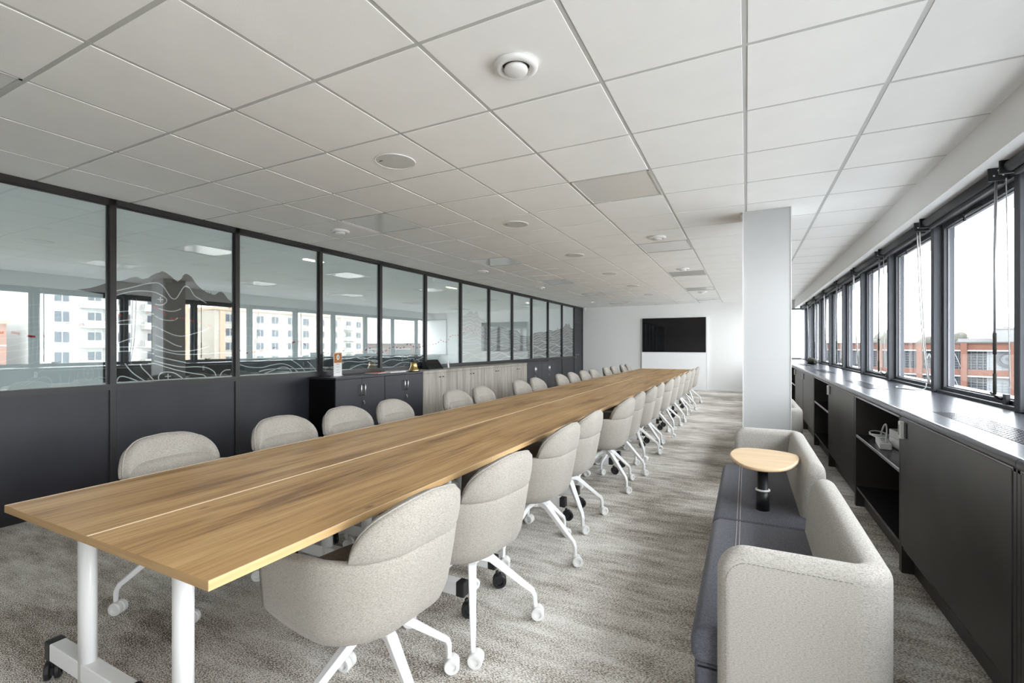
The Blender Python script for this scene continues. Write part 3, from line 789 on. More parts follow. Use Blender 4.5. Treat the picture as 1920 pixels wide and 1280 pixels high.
for row, xc in ((0, XT - 0.9), (1, XT - 0.3)):
    for k in range(8):
        t = table0 if (row, k) == (0, 0) else copy_tree(table0)
        t.location = (xc, YT + TL_ * k, 0)
        tag(t, 'oak table, %s from the near end in the row beside the %s' % (ORD[k], 'glass partition' if row == 0 else 'sofa aisle'), 'table', 'oak tables pushed together in two rows')

# ================================================================== CHAIRS
def make_chair():
    ch = empty('swivel_chair')
    SX = 0.065
    LS, RC, HB, WB = 0.265, 0.195, 0.080, 0.275
    # plan path of the shell from one arm tip round the back to the other
    def path(s):
        # s in 0..2T ; returns (x,y,nx,ny)
        T = LS + RC * PI / 2 + HB
        mir = s > T
        q = 2 * T - s if mir else s
        if q < LS: x, y, nx, ny = 0.200 - q, WB, 0.0, 1.0
        elif q < LS + RC * PI / 2:
            a = (q - LS) / RC; x, y = -0.065 - RC * math.sin(a), WB - RC + RC * math.cos(a); nx, ny = -math.sin(a), math.cos(a)
        else: x, y, nx, ny = -0.065 - RC, HB - (q - LS - RC * PI / 2), -1.0, 0.0
        if mir: y, ny = -y, -ny
        # gentle bow so that nothing is dead straight
        w = 0.012 * math.sin(PI * min(1, max(0, (0.200 - x) / 0.465)))
        return x + nx * 0, y + (w if ny > 0.5 else -w if ny < -0.5 else 0), nx, ny
    T = LS + RC * PI / 2 + HB
    lean = 0.13
    def P(s, off, z):
        x, y, nx, ny = path(s)
        b = max(0.0, -nx)
        return (x + nx * off + SX - lean * b * max(0.0, z - 0.45) - 0.02 * (1 - b) * max(0, z - 0.45) , y + ny * off, z)
    SEAM = 0.655
    prof = [(-0.105, 0.364), (-0.056, 0.370), (-0.022, 0.390), (-0.004, 0.430), (0.004, 0.50), (0.010, 0.58), (0.013, SEAM - 0.012), (0.009, SEAM - 0.003), (-0.006, SEAM + 0.002), (-0.022, SEAM), (-0.032, SEAM - 0.012), (-0.034, 0.60), (-0.038, 0.50), (-0.06, 0.43)]
    ns = 60; sh = MB(); v = []; f = []; K = len(prof)
    for i in range(ns + 1):
        s = 2 * T * i / ns
        for off, z in prof:
            tip = min(s, 2 * T - s)
            z2_ = z + (-0.014 * math.exp(-tip / 0.05) - 0.026 * max(0.0, 1 - tip / LS) if z > 0.59 else 0) + (0.012 * math.exp(-tip / 0.12) if z < 0.42 else 0)
            v.append(P(s, off, z2_))
    for i in range(ns):
        for k in range(K): f.append((i * K + k, i * K + (k + 1) % K, (i + 1) * K + (k + 1) % K, (i + 1) * K + k))
    f.append(tuple(range(K))); f.append(tuple(range(ns * K, ns * K + K))[::-1])
    sh.add(v, f, True)
    # underside
    ring = [v[i * K] for i in range(ns + 1)]
    cen = (0.03 + SX, 0, 0.359)
    sh.add(ring + [cen], [(i, i + 1, ns + 1) for i in range(ns)] + [(ns, 0, ns + 1)], True)
    obj('shell', sh, 'cloth', ch)
    # upper back pad
    s0, rise = LS + 0.125, 0.19
    def rim(s):
        q = min(s, 2 * T - s); u = min(1.0, max(0.0, (q - s0) / rise))
        return SEAM + 0.160 * (1 - (1 - u) ** 2.2) ** 0.5 + 0.012 * min(1, max(0, (q - s0 - rise * .5) / (T - s0 - rise * .5)))
    cols = []
    nb = 46
    for i in range(nb + 1):
        t = -1 + 2 * i / nb
        t = math.copysign(1 - (1 - abs(t)) ** 1.5, t)
        cols.append(T + (T - s0) * t)
    v = []; f = []
    pr = [(0.012, 0.0), (0.016, 0.05), (0.020, 0.35), (0.020, 0.65), (0.016, 0.90), (0.004, 0.985), (-0.014, 1.0), (-0.030, 0.975), (-0.040, 0.86), (-0.046, 0.55), (-0.044, 0.22), (-0.036, 0.06), (-0.022, -0.06), (0.0, -0.06)]
    K = len(pr)
    for s in cols:
        hgt = max(0.004, rim(s) - SEAM)
        for off, k in pr: v.append(P(s, off * (0.6 + 0.4 * min(1, hgt / 0.1)), SEAM + 0.003 + hgt * k if k >= 0 else SEAM - 0.012))
    for i in range(nb):
        for k in range(K): f.append((i * K + k, i * K + (k + 1) % K, (i + 1) * K + (k + 1) % K, (i + 1) * K + k))
    f.append(tuple(range(K))); f.append(tuple(range(nb * K, nb * K + K))[::-1])
    pad = MB().add(v, f, True)
    po = obj('back_pad', pad, 'cloth', ch)
    pip = MB()
    pts = [P(s, -0.002, rim(s) + 0.003) for s in cols]
    pip.tube(pts, 0.0035, 6)
    obj('piping', pip, 'cloth', po)
    # lumbar roll seen from the front
    lum = MB(); v = []; f = []
    lp = [(-0.030, 0.52), (-0.060, 0.56), (-0.078, 0.61), (-0.080, 0.65), (-0.070, 0.685), (-0.046, 0.705), (-0.03, 0.706)]
    cs2 = [LS + 0.10 + (2 * T - 2 * LS - 0.20) * i / 30 for i in range(31)]
    for s in cs2:
        q = math.sin(PI * (s - cs2[0]) / (cs2[-1] - cs2[0]))
        for off, z in lp: v.append(P(s, off * (0.75 + 0.35 * q), min(z + 0.02 * (q - 0.6), max(SEAM - 0.015, rim(s) - 0.03))))
    K = len(lp)
    for i in range(30):
        for k in range(K - 1): f.append((i * K + k, i * K + k + 1, (i + 1) * K + k + 1, (i + 1) * K + k))
    lum.add(v, f, True)
    obj('lumbar_cushion', lum, 'cloth', ch)
    # seat cushion
    outl = []
    for i in range(0, 41):
        s = 2 * T * i / 40; x, y, nx, ny = path(s); outl.append((x - nx * 0.045 + SX, y - ny * 0.045))
    front = [(0.26 + SX, -0.20), (0.275 + SX, -0.10), (0.28 + SX, 0.0), (0.275 + SX, 0.10), (0.26 + SX, 0.20)]
    outl = outl + front
    obj('seat_cushion', soft_prism(outl, 'z', 0.40, 0.48, 0.03, 3), 'cloth', ch)
    # swivel base
    base = empty('base', parent=ch)
    obj('column', MB().lathe([(0.026, 0.300), (0.026, 0.362), (0.07, 0.368)], 18).lathe([(0.0, 0.285), (0.036, 0.290), (0.042, 0.320), (0.030, 0.345)], 18), 'white_metal', base)
    lg = MB().bar([(0.02, 0, 0.322), (0.09, 0, 0.302), (0.262, 0, 0.158), (0.288, 0, 0.138), (0.300, 0, 0.112), (0.302, 0, 0.066)], [0.040, 0.038, 0.028, 0.025, 0.022, 0.019], [0.036, 0.032, 0.024, 0.023, 0.022, 0.020]).mesh('leg', 0.003, 1)
    lg.materials.append(M['white_metal'])
    cs = castor_mesh('castor', 'white_plastic')
    for k in range(4):
        a = PI / 4 + k * PI / 2
        obj('leg', lg, None, base, (0, 0, 0), (0, 0, a))
        obj('castor', cs, None, base, (0.302 * math.cos(a), 0.302 * math.sin(a), 0), (0, 0, a * 3.1 + 1.3 * k))
    return ch
chair0 = make_chair()
random.seed(11)
left_y = [1.44, 2.13, 2.68, 3.24, 4.22, 4.80, 5.84, 6.40, 7.42, 8.02, 8.68, 9.30, 10.30, 10.95, 11.85, 12.40]
right = [(-1.175, 1.285, -0.08, 0.50), (-1.160, 1.895, -0.12, -0.10), (-1.20, 2.74, -0.05, 0.55), (-1.22, 3.35, -0.04, 0.0), (-1.19, 4.34, -0.05, 0.20), (-1.20, 4.92, 0.0, 0.4), (-1.20, 5.66, 0.0, -0.2), (-1.20, 6.22, 0.0, 0.1), (-1.20, 7.1, 0.0, 0.3), (-1.20, 7.85, 0.0, -0.1), (-1.20, 8.62, 0.0, 0.2), (-1.20, 9.50, 0.0, 0.0), (-1.20, 10.3, 0.0, 0.35), (-1.20, 11.35, 0.0, -0.3)]
first = True
def place(x, y, rz, brz, label, group):
    global first
    c = chair0 if first else copy_tree(chair0)
    first = False
    c.location = (x, y, 0); c.rotation_euler = (0, 0, rz)
    for ch in c.children:
        if ch.name.startswith('base'):
            ch.rotation_euler = (0, 0, brz)
            for q in ch.children:
                if q.name.startswith('castor'): q.rotation_euler = (0, 0, random.uniform(-0.2, 1.1) - brz - rz)
    tag(c, label, 'chair', group)
for k, y in enumerate(left_y):
    place(-2.60, y, random.uniform(-0.06, 0.06) + (0.05 if k == 0 else 0), 0.21 if k == 0 else random.uniform(-0.7, 0.7),
          'pale grey swivel chair, %s from the near end on the glass partition side' % ORD[k], 'grey swivel chairs on the glass partition side')
for k, (x, y, a, b) in enumerate(right):
    place(x, y, PI + a, b, 'pale grey swivel chair, %s from the near end on the sofa aisle side' % ORD[k], 'grey swivel chairs on the aisle side')

# ================================================================== SOFAS
def make_sofa():
    s = empty('bench_sofa')
    # local origin: front-left floor corner of the whole sofa; x = depth, y = length
    Lh = 1.10; D = 0.525; Hs, Hb = 0.42, 0.70
    for k in range(2):
        a, b = (0.05, Lh - 0.002) if k == 0 else (Lh + 0.002, 2.34)
        seat = obj('seat_cushion', soft_prism(rrect(0.0, 0.475, 0.30, Hs, (0.03, 0.02, 0.02, 0.05), 5), 'y', a, b, 0.018, 3), 'slate', s)
        sb = MB()
        for x in (0.118, 0.132): sb.tube([(x, a + 0.01, Hs + 0.0005), (x, (a + b) / 2, Hs + 0.0005), (x, b - 0.01, Hs + 0.0005)], 0.0016, 5)
        sb.tube([(-0.0005, a + 0.02, 0.322), (-0.0005, b - 0.02, 0.322)], 0.0014, 5)
        obj('stitching', sb, 'stitch', seat)
        obj('seat_base', soft_prism(rrect(0.012, 0.46, 0.06, 0.30, (0.02, 0.02, 0.005, 0.005), 3), 'y', a + 0.004, b - 0.004, 0.01, 2), 'slate', s)
    for x in (0.06, 0.42):
        for y in (0.12, 1.18, 2.25): obj('foot', MB().lathe([(0.0, 0), (0.02, 0), (0.022, 0.062), (0.0, 0.062)], 14), 'black', s, (x, y, 0))
    TH_ = 0.086
    def l_panel(k):
        x0_, xc, hw_ = 0.080, D - TH_ / 2, TH_ / 2
        r = 0.055
        yc, ye = hw_, Lh + 0.022
        pts = []                                     # centre line from the arm tip round the corner to the back tip
        n1 = 24
        for i in range(n1): pts.append((x0_ + (xc - r - x0_) * (i / n1) ** 1.0, yc))
        for i in range(9):
            t = PI / 2 * i / 8; pts.append((xc - r + r * math.sin(t), yc + r - r * math.cos(t)))
        for i in range(1, 41): pts.append((xc, yc + r + (ye - yc - r) * i / 40))
        if k == 1: pts = [(x, 2.40 - y) for x, y in pts]
        L_ = [0.0]
        for a, b in zip(pts, pts[1:]): L_.append(L_[-1] + math.hypot(b[0] - a[0], b[1] - a[1]))
        tot = L_[-1]
        # resample finer at the tips
        def at(s_):
            s_ = min(max(s_, 0), tot)
            for i in range(len(pts) - 1):
                if L_[i + 1] >= s_:
                    q = (s_ - L_[i]) / max(1e-9, L_[i + 1] - L_[i]); A, B = pts[i], pts[i + 1]
                    l = math.hypot(B[0] - A[0], B[1] - A[1]); return (A[0] + (B[0] - A[0]) * q, A[1] + (B[1] - A[1]) * q, (B[0] - A[0]) / l, (B[1] - A[1]) / l)
            return (*pts[-1], 0, 1)
        ss = sorted(set([hw_ * (1 - math.cos(PI / 2 * i / 6)) * 0.85 for i in range(7)] + [tot - hw_ * 0.85 * (1 - math.cos(PI / 2 * i / 6)) for i in range(7)] + [0.04 + (tot - 0.08) * i / 90 for i in range(91)]))
        RA, RB = 0.085, (0.14 if k == 0 else 0.07)
        prof = [(1.0, 0.0), (1.0, 0.45), (1.0, 0.80)] + [(math.cos(t), 1.0 + 0.0 * t) for t in ()]
        v = []; f = []
        lev = 6; arc = 9
        for s_ in ss:
            x, y, tx, ty = at(s_); nx, ny = ty, -tx
            if k == 1: nx, ny = -nx, -ny
            d = min(s_, tot - s_); wd = hw_ * (1.0 if d > hw_ * .85 else math.sqrt(max(0.02, 1 - (1 - d / (hw_ * .85)) ** 2)))
            top = Hb
            if s_ < RA: top -= RA - math.sqrt(max(0, RA * RA - (RA - s_) ** 2))
            if tot - s_ < RB: top -= RB - math.sqrt(max(0, RB * RB - (RB - (tot - s_)) ** 2))
            rt = wd * 0.95
            loop = []
            for i in range(lev): loop.append((1.0, 0.05 + (top - rt - 0.05) * i / (lev - 1)))
            loop = [(wd, z) for _, z in loop]
            for i in range(1, arc): a = PI * i / arc; loop.append((wd * math.cos(a), top - rt + rt * math.sin(a)))
            loop += [(-wd, z) for _, z in reversed([(0, 0.05 + (top - rt - 0.05) * i / (lev - 1)) for i in range(lev)])]
            for off, z in loop:
                lean_ = 0.10 * (Hb - z) if off < 0 and tot - s_ < 1.02 else 0.0   # seat side swells towards the seat
                v.append((x + nx * off - (lean_ * abs(nx)), y + ny * off, z))
        K = len(v) // len(ss)
        for i in range(len(ss) - 1):
            for q in range(K): f.append((i * K + q, i * K + (q + 1) % K, (i + 1) * K + (q + 1) % K, (i + 1) * K + q))
        f.append(tuple(range(K))); f.append(tuple(range((len(ss) - 1) * K, len(ss) * K))[::-1])
        return MB().add(v, f, True)
    for k in range(2):
        en = obj('corner_panel', l_panel(k), 'sofa', s)
        st = MB()
        ye = -0.0002 if k == 0 else 2.4002
        pl = [(0.105, ye, 0.10)] + [(0.105, ye, 0.58)] + [(0.105 + 0.06 * (1 - math.cos(t)), ye, 0.600 + 0.065 * math.sin(t)) for t in (0, 0.4, 0.8, 1.2, 1.57)] + [(D - 0.10, ye, Hb - 0.036)]
        for p, q in zip(pl, pl[1:]):
            n = max(1, int((Vector(q) - Vector(p)).length / 0.012))
            for i in range(n):
                A = Vector(p).lerp(Vector(q), i / n); B = Vector(p).lerp(Vector(q), (i + 0.6) / n)
                st.tube([A, B], 0.0011, 4)
        obj('stitching', st, 'stitch_grey', en)
    return s
sofa0 = make_sofa()
sofa0.location = (-0.160, 1.545, 0)
tag(sofa0, 'pale grey bench sofa with slate seat in front of the white pillar', 'sofa', 'bench sofas along the window units')
sofa1 = copy_tree(sofa0); sofa1.location = (-0.03, 5.27, 0)
tag(sofa1, 'bench sofa mostly hidden behind the white pillar', 'sofa')
tt = tag(empty('tablet_table', (0.08, 2.875, 0.42)), 'small pale oak table on a black post rising from the sofa seat', 'table')
outl = [(-0.089,3.074),(-0.085,3.15),(-0.065,3.235),(-0.035,3.285),(0.003,3.308),(0.06,3.313),(0.121,3.307),(0.18,3.29),(0.232,3.262),(0.265,3.225),(0.277,3.18),(0.274,3.12),(0.262,3.05),(0.244,2.98),(0.218,2.90),(0.189,2.838),(0.16,2.802),(0.126,2.780),(0.088,2.768),(0.052,2.768),(0.018,2.782),(-0.011,2.81),(-0.04,2.865),(-0.065,2.94),(-0.082,3.01)]
outl = [(p[0] - 0.08, p[1] - 2.875) for p in outl][::-1]
obj('top', soft_prism(outl, 'z', 0.228, 0.245, 0.006, 2), 'oak_pale', tt)
obj('post', MB().lathe([(0.0, 0.0), (0.033, 0.0), (0.033, 0.105), (0.026, 0.106), (0.026, 0.228), (0.0, 0.228)], 24), 'black', tt)
obj('collar', MB().lathe([(0.030, 0.104), (0.036, 0.104), (0.036, 0.112), (0.026, 0.112)], 24), 'white_metal', tt)
obj('mount_plate', MB().lathe([(0.0, 0.216), (0.07, 0.220), (0.07, 0.229), (0.0, 0.229)], 24), 'black', tt)

# ================================================================== CABINETS BY THE PARTITION
XF = -4.33
def bar_handle(z0, z1): return MB().tube([(0, 0, z0), (0.028, 0, z0), (0.03, 0, z0 + 0.004), (0.03, 0, z1 - 0.004), (0.028, 0, z1), (0, 0, z1)], 0.006, 8)
bh_me = bar_handle(-0.065, 0.065).mesh('handle'); bh_me.materials.append(M['chrome'])
lk = MB().lathe([(0.0, 0.0), (0.011, 0.0), (0.011, 0.006), (0.0, 0.007)], 14, 'x').box(0.006, 0.022, -0.0015, 0.0015, -0.006, 0.004).box(0.012, 0.014, -0.009, 0.009, -0.035, -0.008).mesh('lock'); lk.materials.append(M['chrome'])
kn = MB().tube([(0, 0, 0), (0.022, 0, 0)], 0.004, 8).lathe([(0.0, 0.018), (0.009, 0.018), (0.011, 0.024), (0.0, 0.028)], 12, 'x').mesh('knob'); kn.materials.append(M['black'])
def cabinet(y0, y1, kind, label, H=0.925):
    w = y1 - y0 - 0.002
    e = tag(empty('storage_cabinet', (XF, y0 + 0.001, 0)), label, 'cabinet', 'low storage cabinets along the glazed partition')
    dep = XW - XF + 0.012
    body = MB().box(dep, -0.02, 0.0, w, 0.0, H - 0.026)
    obj('body', body, 'cab_side' if kind == 'dark' else 'oak_grey', e, bevel=0.001, seg=1)
    th = 0.024 if kind == 'dark' else 0.038
    obj('top', MB().box(dep, 0.004, 0, w, H - th, H), 'cab_black' if kind == 'dark' else 'oak_grey', e, bevel=0.0015, seg=1)
    for k in range(2):
        a, b = (0.003, w / 2 - 0.0015) if k == 0 else (w / 2 + 0.0015, w - 0.003)
        d = obj('door', MB().box(-0.019, 0.0, a, b, 0.06, H - th - 0.004), 'cab_black' if kind == 'dark' else 'oak_grey', e, bevel=0.001, seg=1)
        yh = w / 2 + (-0.045 if k == 0 else 0.045)
        if kind == 'dark':
            obj('handle', bh_me, None, d, (0, yh * 1.0 + (0.012 if k == 0 else -0.012), 0.75))
            if k == 1: obj('lock', lk, None, d, (0, yh - 0.01, 0.605))
        else: obj('knob', kn, None, d, (0, yh, 0.815))
    return e
dark = [(4.005, 4.85), (4.85, 5.675), (9.40, 10.23), (10.23, 11.067)]
oak = [(5.675, 6.60), (6.60, 7.525), (7.525, 8.46), (8.46, 9.40)]
cabinet(*dark[0], 'dark', 'dark grey two-door cabinet holding the printed card, nearest of the row')
cabinet(*dark[1], 'dark', 'dark grey two-door cabinet under the brass bell')
for k, (a, b) in enumerate(oak): cabinet(a, b, 'oak', 'grey oak two-door cabinet, %s from the near end of the oak run' % ORD[k])
cabinet(*dark[2], 'dark', 'dark grey two-door cabinet directly beyond the oak cabinets')
cabinet(*dark[3], 'dark', 'dark grey two-door cabinet at the far end of the row')
ZC = 0.925
# printed card
e = tag(empty('card_stand', (-4.62, 4.31, ZC), 0.25), 'white printed card with an orange picture on the near dark cabinet', 'card')
box_obj('card', (-0.003, 0.003, -0.088, 0.088, 0, 0.295), 'paper', e)
pc = box_obj('picture', (0.003, 0.0045, -0.082, 0.082, 0.165, 0.288), 'print', e)
hx = MB().prism([(0.036 * math.cos(PI / 6 + k * PI / 3), 0.235 + 0.036 * math.sin(PI / 6 + k * PI / 3)) for k in range(6)], 'x', 0.0045, 0.0052)
obj('emblem', hx, 'paper', pc)
box_obj('emblem_mark', (0.0052, 0.0058, -0.012, 0.016, 0.22, 0.252), 'print_grey', pc)
box_obj('heading', (0.003, 0.004, -0.035, 0.035, 0.147, 0.153), 'print_red', e)
for z, w in ((0.115, 0.03), (0.075, 0.03), (0.045, 0.045)): box_obj('text_line', (0.003, 0.004, -w, w, z, z + 0.004), 'print_grey', e)
box_obj('foot', (-0.04, 0.03, -0.08, 0.08, 0.0, 0.003), 'paper', e)
# bell
e = tag(empty('brass_bell', (-4.40, 5.55, ZC)), 'brass hand bell standing on the dark cabinet', 'bell')
obj('bell_body', MB().lathe([(0.0, 0.0), (0.060, 0.0), (0.074, 0.004), (0.078, 0.012), (0.072, 0.03), (0.056, 0.055), (0.05, 0.085), (0.048, 0.115), (0.040, 0.135), (0.02, 0.145), (0.0, 0.147)], 32), 'brass', e)
obj('yoke', MB().box(-0.02, 0.02, -0.035, 0.035, 0.145, 0.172).box(-0.012, 0.012, -0.045, -0.03, 0.155, 0.19).box(-0.012, 0.012, 0.03, 0.045, 0.155, 0.19), 'black', e, bevel=0.003, seg=1)
# papers
for k, (y, x, a, m, c, lb) in enumerate(((5.02, -4.62, 0.2, 'print_red', 'brochure', 'red covered brochure lying flat on the dark cabinet by the glass'), (5.28, -4.55, -0.15, 'paper', 'magazine', 'pale magazine lying flat on the dark cabinet beside the bell'), (5.47, -4.66, 0.05, 'print_grey', 'leaflet', 'grey leaflet lying flat behind the brass bell'))):
    o = tag(empty(c, (x, y, ZC), a), lb, c)
    box_obj('pages', (-0.10, 0.10, -0.14, 0.14, 0.0, 0.008 + 0.003 * k), 'paper', o)
    box_obj('cover', (-0.102, 0.102, -0.142, 0.142, 0.008 + 0.003 * k, 0.010 + 0.003 * k), m, o)
# control tablet
e = tag(empty('control_tablet', (-4.62, 6.30, ZC), 0.0), 'black tilted touch control tablet on the grey oak cabinet', 'tablet')
obj('wedge', MB().prism([(-0.05, 0.0), (0.09, 0.0), (0.085, 0.012), (-0.03, 0.15), (-0.05, 0.15)], 'y', -0.20, 0.20), 'black', e, bevel=0.003, seg=1)
obj('display', MB().add([(0.0795, -0.18, 0.0225), (0.0795, 0.18, 0.0225), (-0.021, 0.18, 0.1428), (-0.021, -0.18, 0.1428)], [(0, 1, 2, 3)]), 'screen', e)
e = tag(empty('remote_holder', (-4.60, 6.75, ZC)), 'small white remote standing against the glass on the oak cabinet', 'remote')
obj('shell', soft_prism(rrect(-0.02, 0.02, 0.0, 0.12, (0.008,) * 4, 3), 'x', -0.008, 0.008, 0.004, 2), 'white_plastic', e, rot=(0.3, 0, 0))
box_obj('buttons', (0.008, 0.0095, -0.012, 0.012, 0.06, 0.10), 'print_grey', e)

# ================================================================== WINDOW UNITS AND COUNTER
ub = [0.83, 2.13, 3.44, 4.70, 6.09, 7.31, 8.62, 9.97, 11.27, 12.57, 13.87, YE - 0.005]
ukind = ['door', 'door', 'open', 'door', 'open', 'door', 'door', 'open', 'door', 'open', 'door']
XU, XUB = 0.80, 1.34
hw = MB().box(-0.022, 0.0, -0.018, 0.018, -0.05, 0.05).mesh('handle', 0.004, 1); hw.materials.append(M['white_plastic'])
hslot = MB().box(-0.0245, -0.021, -0.008, 0.008, -0.03, 0.03).mesh('grip_slot', 0.002, 1); hslot.materials.append(M['print_grey'])
near_lab = {0: 'black door unit cut off by the right edge of the picture under the counter', 1: 'black door unit under the counter beside the near sofa, white pull at its far corner', 2: 'open black shelf unit holding the white power strip under the window counter', 3: 'black door unit level with the far end of the near sofa, white pull', 4: 'open black shelf unit level with the white pillar under the counter'}
oc = 0; dc = 0
for n in range(len(ub) - 1):
    y0, y1 = ub[n], ub[n + 1]; w = y1 - y0
    if n in near_lab: lab = near_lab[n]
    elif ukind[n] == 'open': oc += 1; lab = 'open black shelf unit beyond the pillar, %s of those past it' % ORD[oc - 1]
    else: dc += 1; lab = 'black door unit beyond the pillar, %s of those past it' % ORD[dc - 1]
    e = tag(empty('window_unit', (XU, y0, 0)), lab, 'cabinet', 'black storage units under the window counter')
    for a in (0.002, w - 0.024): box_obj('side_panel', (0.0, XUB - XU, a, a + 0.022, 0.0, 0.90), 'unit', e)
    box_obj('back_panel', (XUB - XU - 0.02, XUB - XU - 0.004, 0.024, w - 0.024, 0.10, 0.90), 'unit_in', e)
    box_obj('bottom_board', (0.004, XUB - XU - 0.02, 0.024, w - 0.024, 0.145, 0.165), 'unit_in', e)
    box_obj('plinth', (0.058, 0.074, 0.024, w - 0.024, 0.0, 0.145), 'unit', e)
    if ukind[n] == 'door':
        d = box_obj('door', (-0.002, 0.017, 0.030, w - 0.030, 0.160, 0.895), 'unit', e, bevel=0.002, seg=1)
        far_end = n not in (6,)
        yh = w - 0.075 if n > 0 else 0.08
        h_ = obj('handle', hw, 'white_plastic', d, (-0.002, yh, 0.83))
        obj('grip_slot', hslot, None, d, (-0.002, yh, 0.83))
        box_obj('catch_plate', (-0.006, -0.0018, yh - 0.06, yh - 0.018, 0.79, 0.875), 'black', d)
    else:
        sh = box_obj('shelf', (0.012, XUB - XU - 0.02, 0.024, w - 0.024, 0.562, 0.583), 'unit_in', e)
        box_obj('edge_strip', (0.002, 0.012, 0.024, w - 0.024, 0.561, 0.584), 'edge', sh, bevel=0.003, seg=1)
        box_obj('top_strip', (0.004, 0.02, 0.024, w - 0.024, 0.885, 0.9), 'edge', e)
ct = tag(empty('window_counter', (0, 0, 0.9)), 'long dark laminate counter running under the windows', 'counter')
prof = [(1.352, 0.0), (1.352, 0.04)] + [(0.806 + 0.018 * math.cos(a) - 0.0, 0.022 + 0.018 * math.sin(a)) for a in [PI / 2 + k * PI / 2 / 5 for k in range(6)]] + [(0.788, 0.012), (0.792, 0.004), (0.80, 0.0)]
seams = [0.80, 2.107, 3.402, 4.692, 5.982, 7.28, 8.58, 9.88, 11.18, 12.48, 13.78, YE - 0.002]
for a, b in zip(seams, seams[1:]):
    obj('slab', MB().prism(prof, 'y', a + 0.002, b - 0.002), 'counter', ct)
obj('under_edge_strip', MB().box(0.80, 0.81, seams[0], seams[-1], -0.012, -0.001), 'edge', ct)  # thin aluminium strip below the counter's front edge
for (a, b) in ((2.25, 3.36), (4.93, 5.96), (7.5, 8.5), (10.0, 11.1)):
    g = box_obj('vent_grille', (0.925, 1.068, a, b, 0.0402, 0.0408), 'cab_side', ct)
    br = MB()
    for k in range(9):
        x = 0.927 + k * 0.0175; br.box(x - 0.0025, x + 0.0025, a, b, 0.0408, 0.0420)
    nn = int((b - a) / 0.028)
    for k in range(nn + 1):
        y = a + (b - a) * k / nn; br.box(0.925, 1.068, y - 0.003, y + 0.003, 0.0408, 0.0420)
    obj('grille_bars', br, 'counter', g)
    box_obj('grille_rim', (1.068, 1.074, a, b, 0.0402, 0.0425), 'black', g)
# things on the counter and shelves
e = tag(empty('power_strip', (0.885, 4.22, 0.583), -0.12), 'white power strip with coiled cable on the open shelf', 'power strip')
box_obj('strip_body', (-0.035, 0.035, -0.15, 0.15, 0.0, 0.045), 'white_plastic', e, bevel=0.006, seg=2)
for y in (-0.1, -0.03, 0.04): obj('socket', MB().lathe([(0.0, 0.0448), (0.017, 0.0448), (0.019, 0.0462), (0.0, 0.0455)], 16), 'print_grey', e, (0, y, 0))
cb = []
for k in range(60):
    t = k / 59 * 4 * PI; cb.append((0.0 + 0.06 * math.cos(t), 0.27 + 0.11 * math.sin(t), 0.012 + 0.02 * (1 + math.sin(t * 0.7))))
obj('cable', MB().tube([(0, 0.15, 0.02)] + cb + [(-0.03, 0.32, 0.02), (-0.03, 0.37, 0.012), (-0.02, 0.40, 0.012)], 0.006, 6), 'cable', e)
obj('cable_loop', MB().tube([(0.0 + 0.02 * math.sin(t), 0.05 + 0.16 * math.cos(t), 0.03 + 0.12 * math.sin(t)) for t in [PI * k / 16 for k in range(17)]], 0.006, 6), 'cable', e)
e = tag(empty('adapter_box', (0.99, 4.10, 0.583), 0.08), 'white adapter box lying behind the power strip on the shelf', 'adapter')
box_obj('case', (-0.05, 0.06, -0.17, 0.17, 0.0, 0.125), 'white_plastic', e, bevel=0.006, seg=2)
box_obj('seam', (-0.0505, 0.0605, -0.1705, 0.1705, 0.07, 0.073), 'print_grey', e)
e = tag(empty('cloth_roll', (1.20, 11.3, CT), 0.0), 'dark rolled cloth lying on the far end of the window counter', 'roll')
obj('roll', MB().tube([(0, -0.55, 0.05), (0, -0.5, 0.055), (0, 0.0, 0.06), (0, 0.5, 0.055), (0, 0.55, 0.05)], 0.06, 14, rr=[0.03, 0.052, 0.058, 0.052, 0.03]), 'roll', e)
obj('strap', MB().lathe([(0.059, -0.02), (0.061, -0.02), (0.061, 0.02), (0.059, 0.02)], 18, 'y', (0, 0.2, 0.058)), 'black', e)
e = tag(empty('loose_cable', (1.30, 4.95, CT)), 'thin white cord trailing over the counter below the second window', 'cord')
obj('strand', MB().tube(catmull([(0.02, 0.0, 0.06), (0.0, -0.03, 0.015), (-0.06, -0.02, 0.004), (-0.10, 0.08, 0.004), (-0.13, 0.20, 0.004), (-0.10, 0.30, 0.004)], 5), 0.004, 6), 'cable', e)

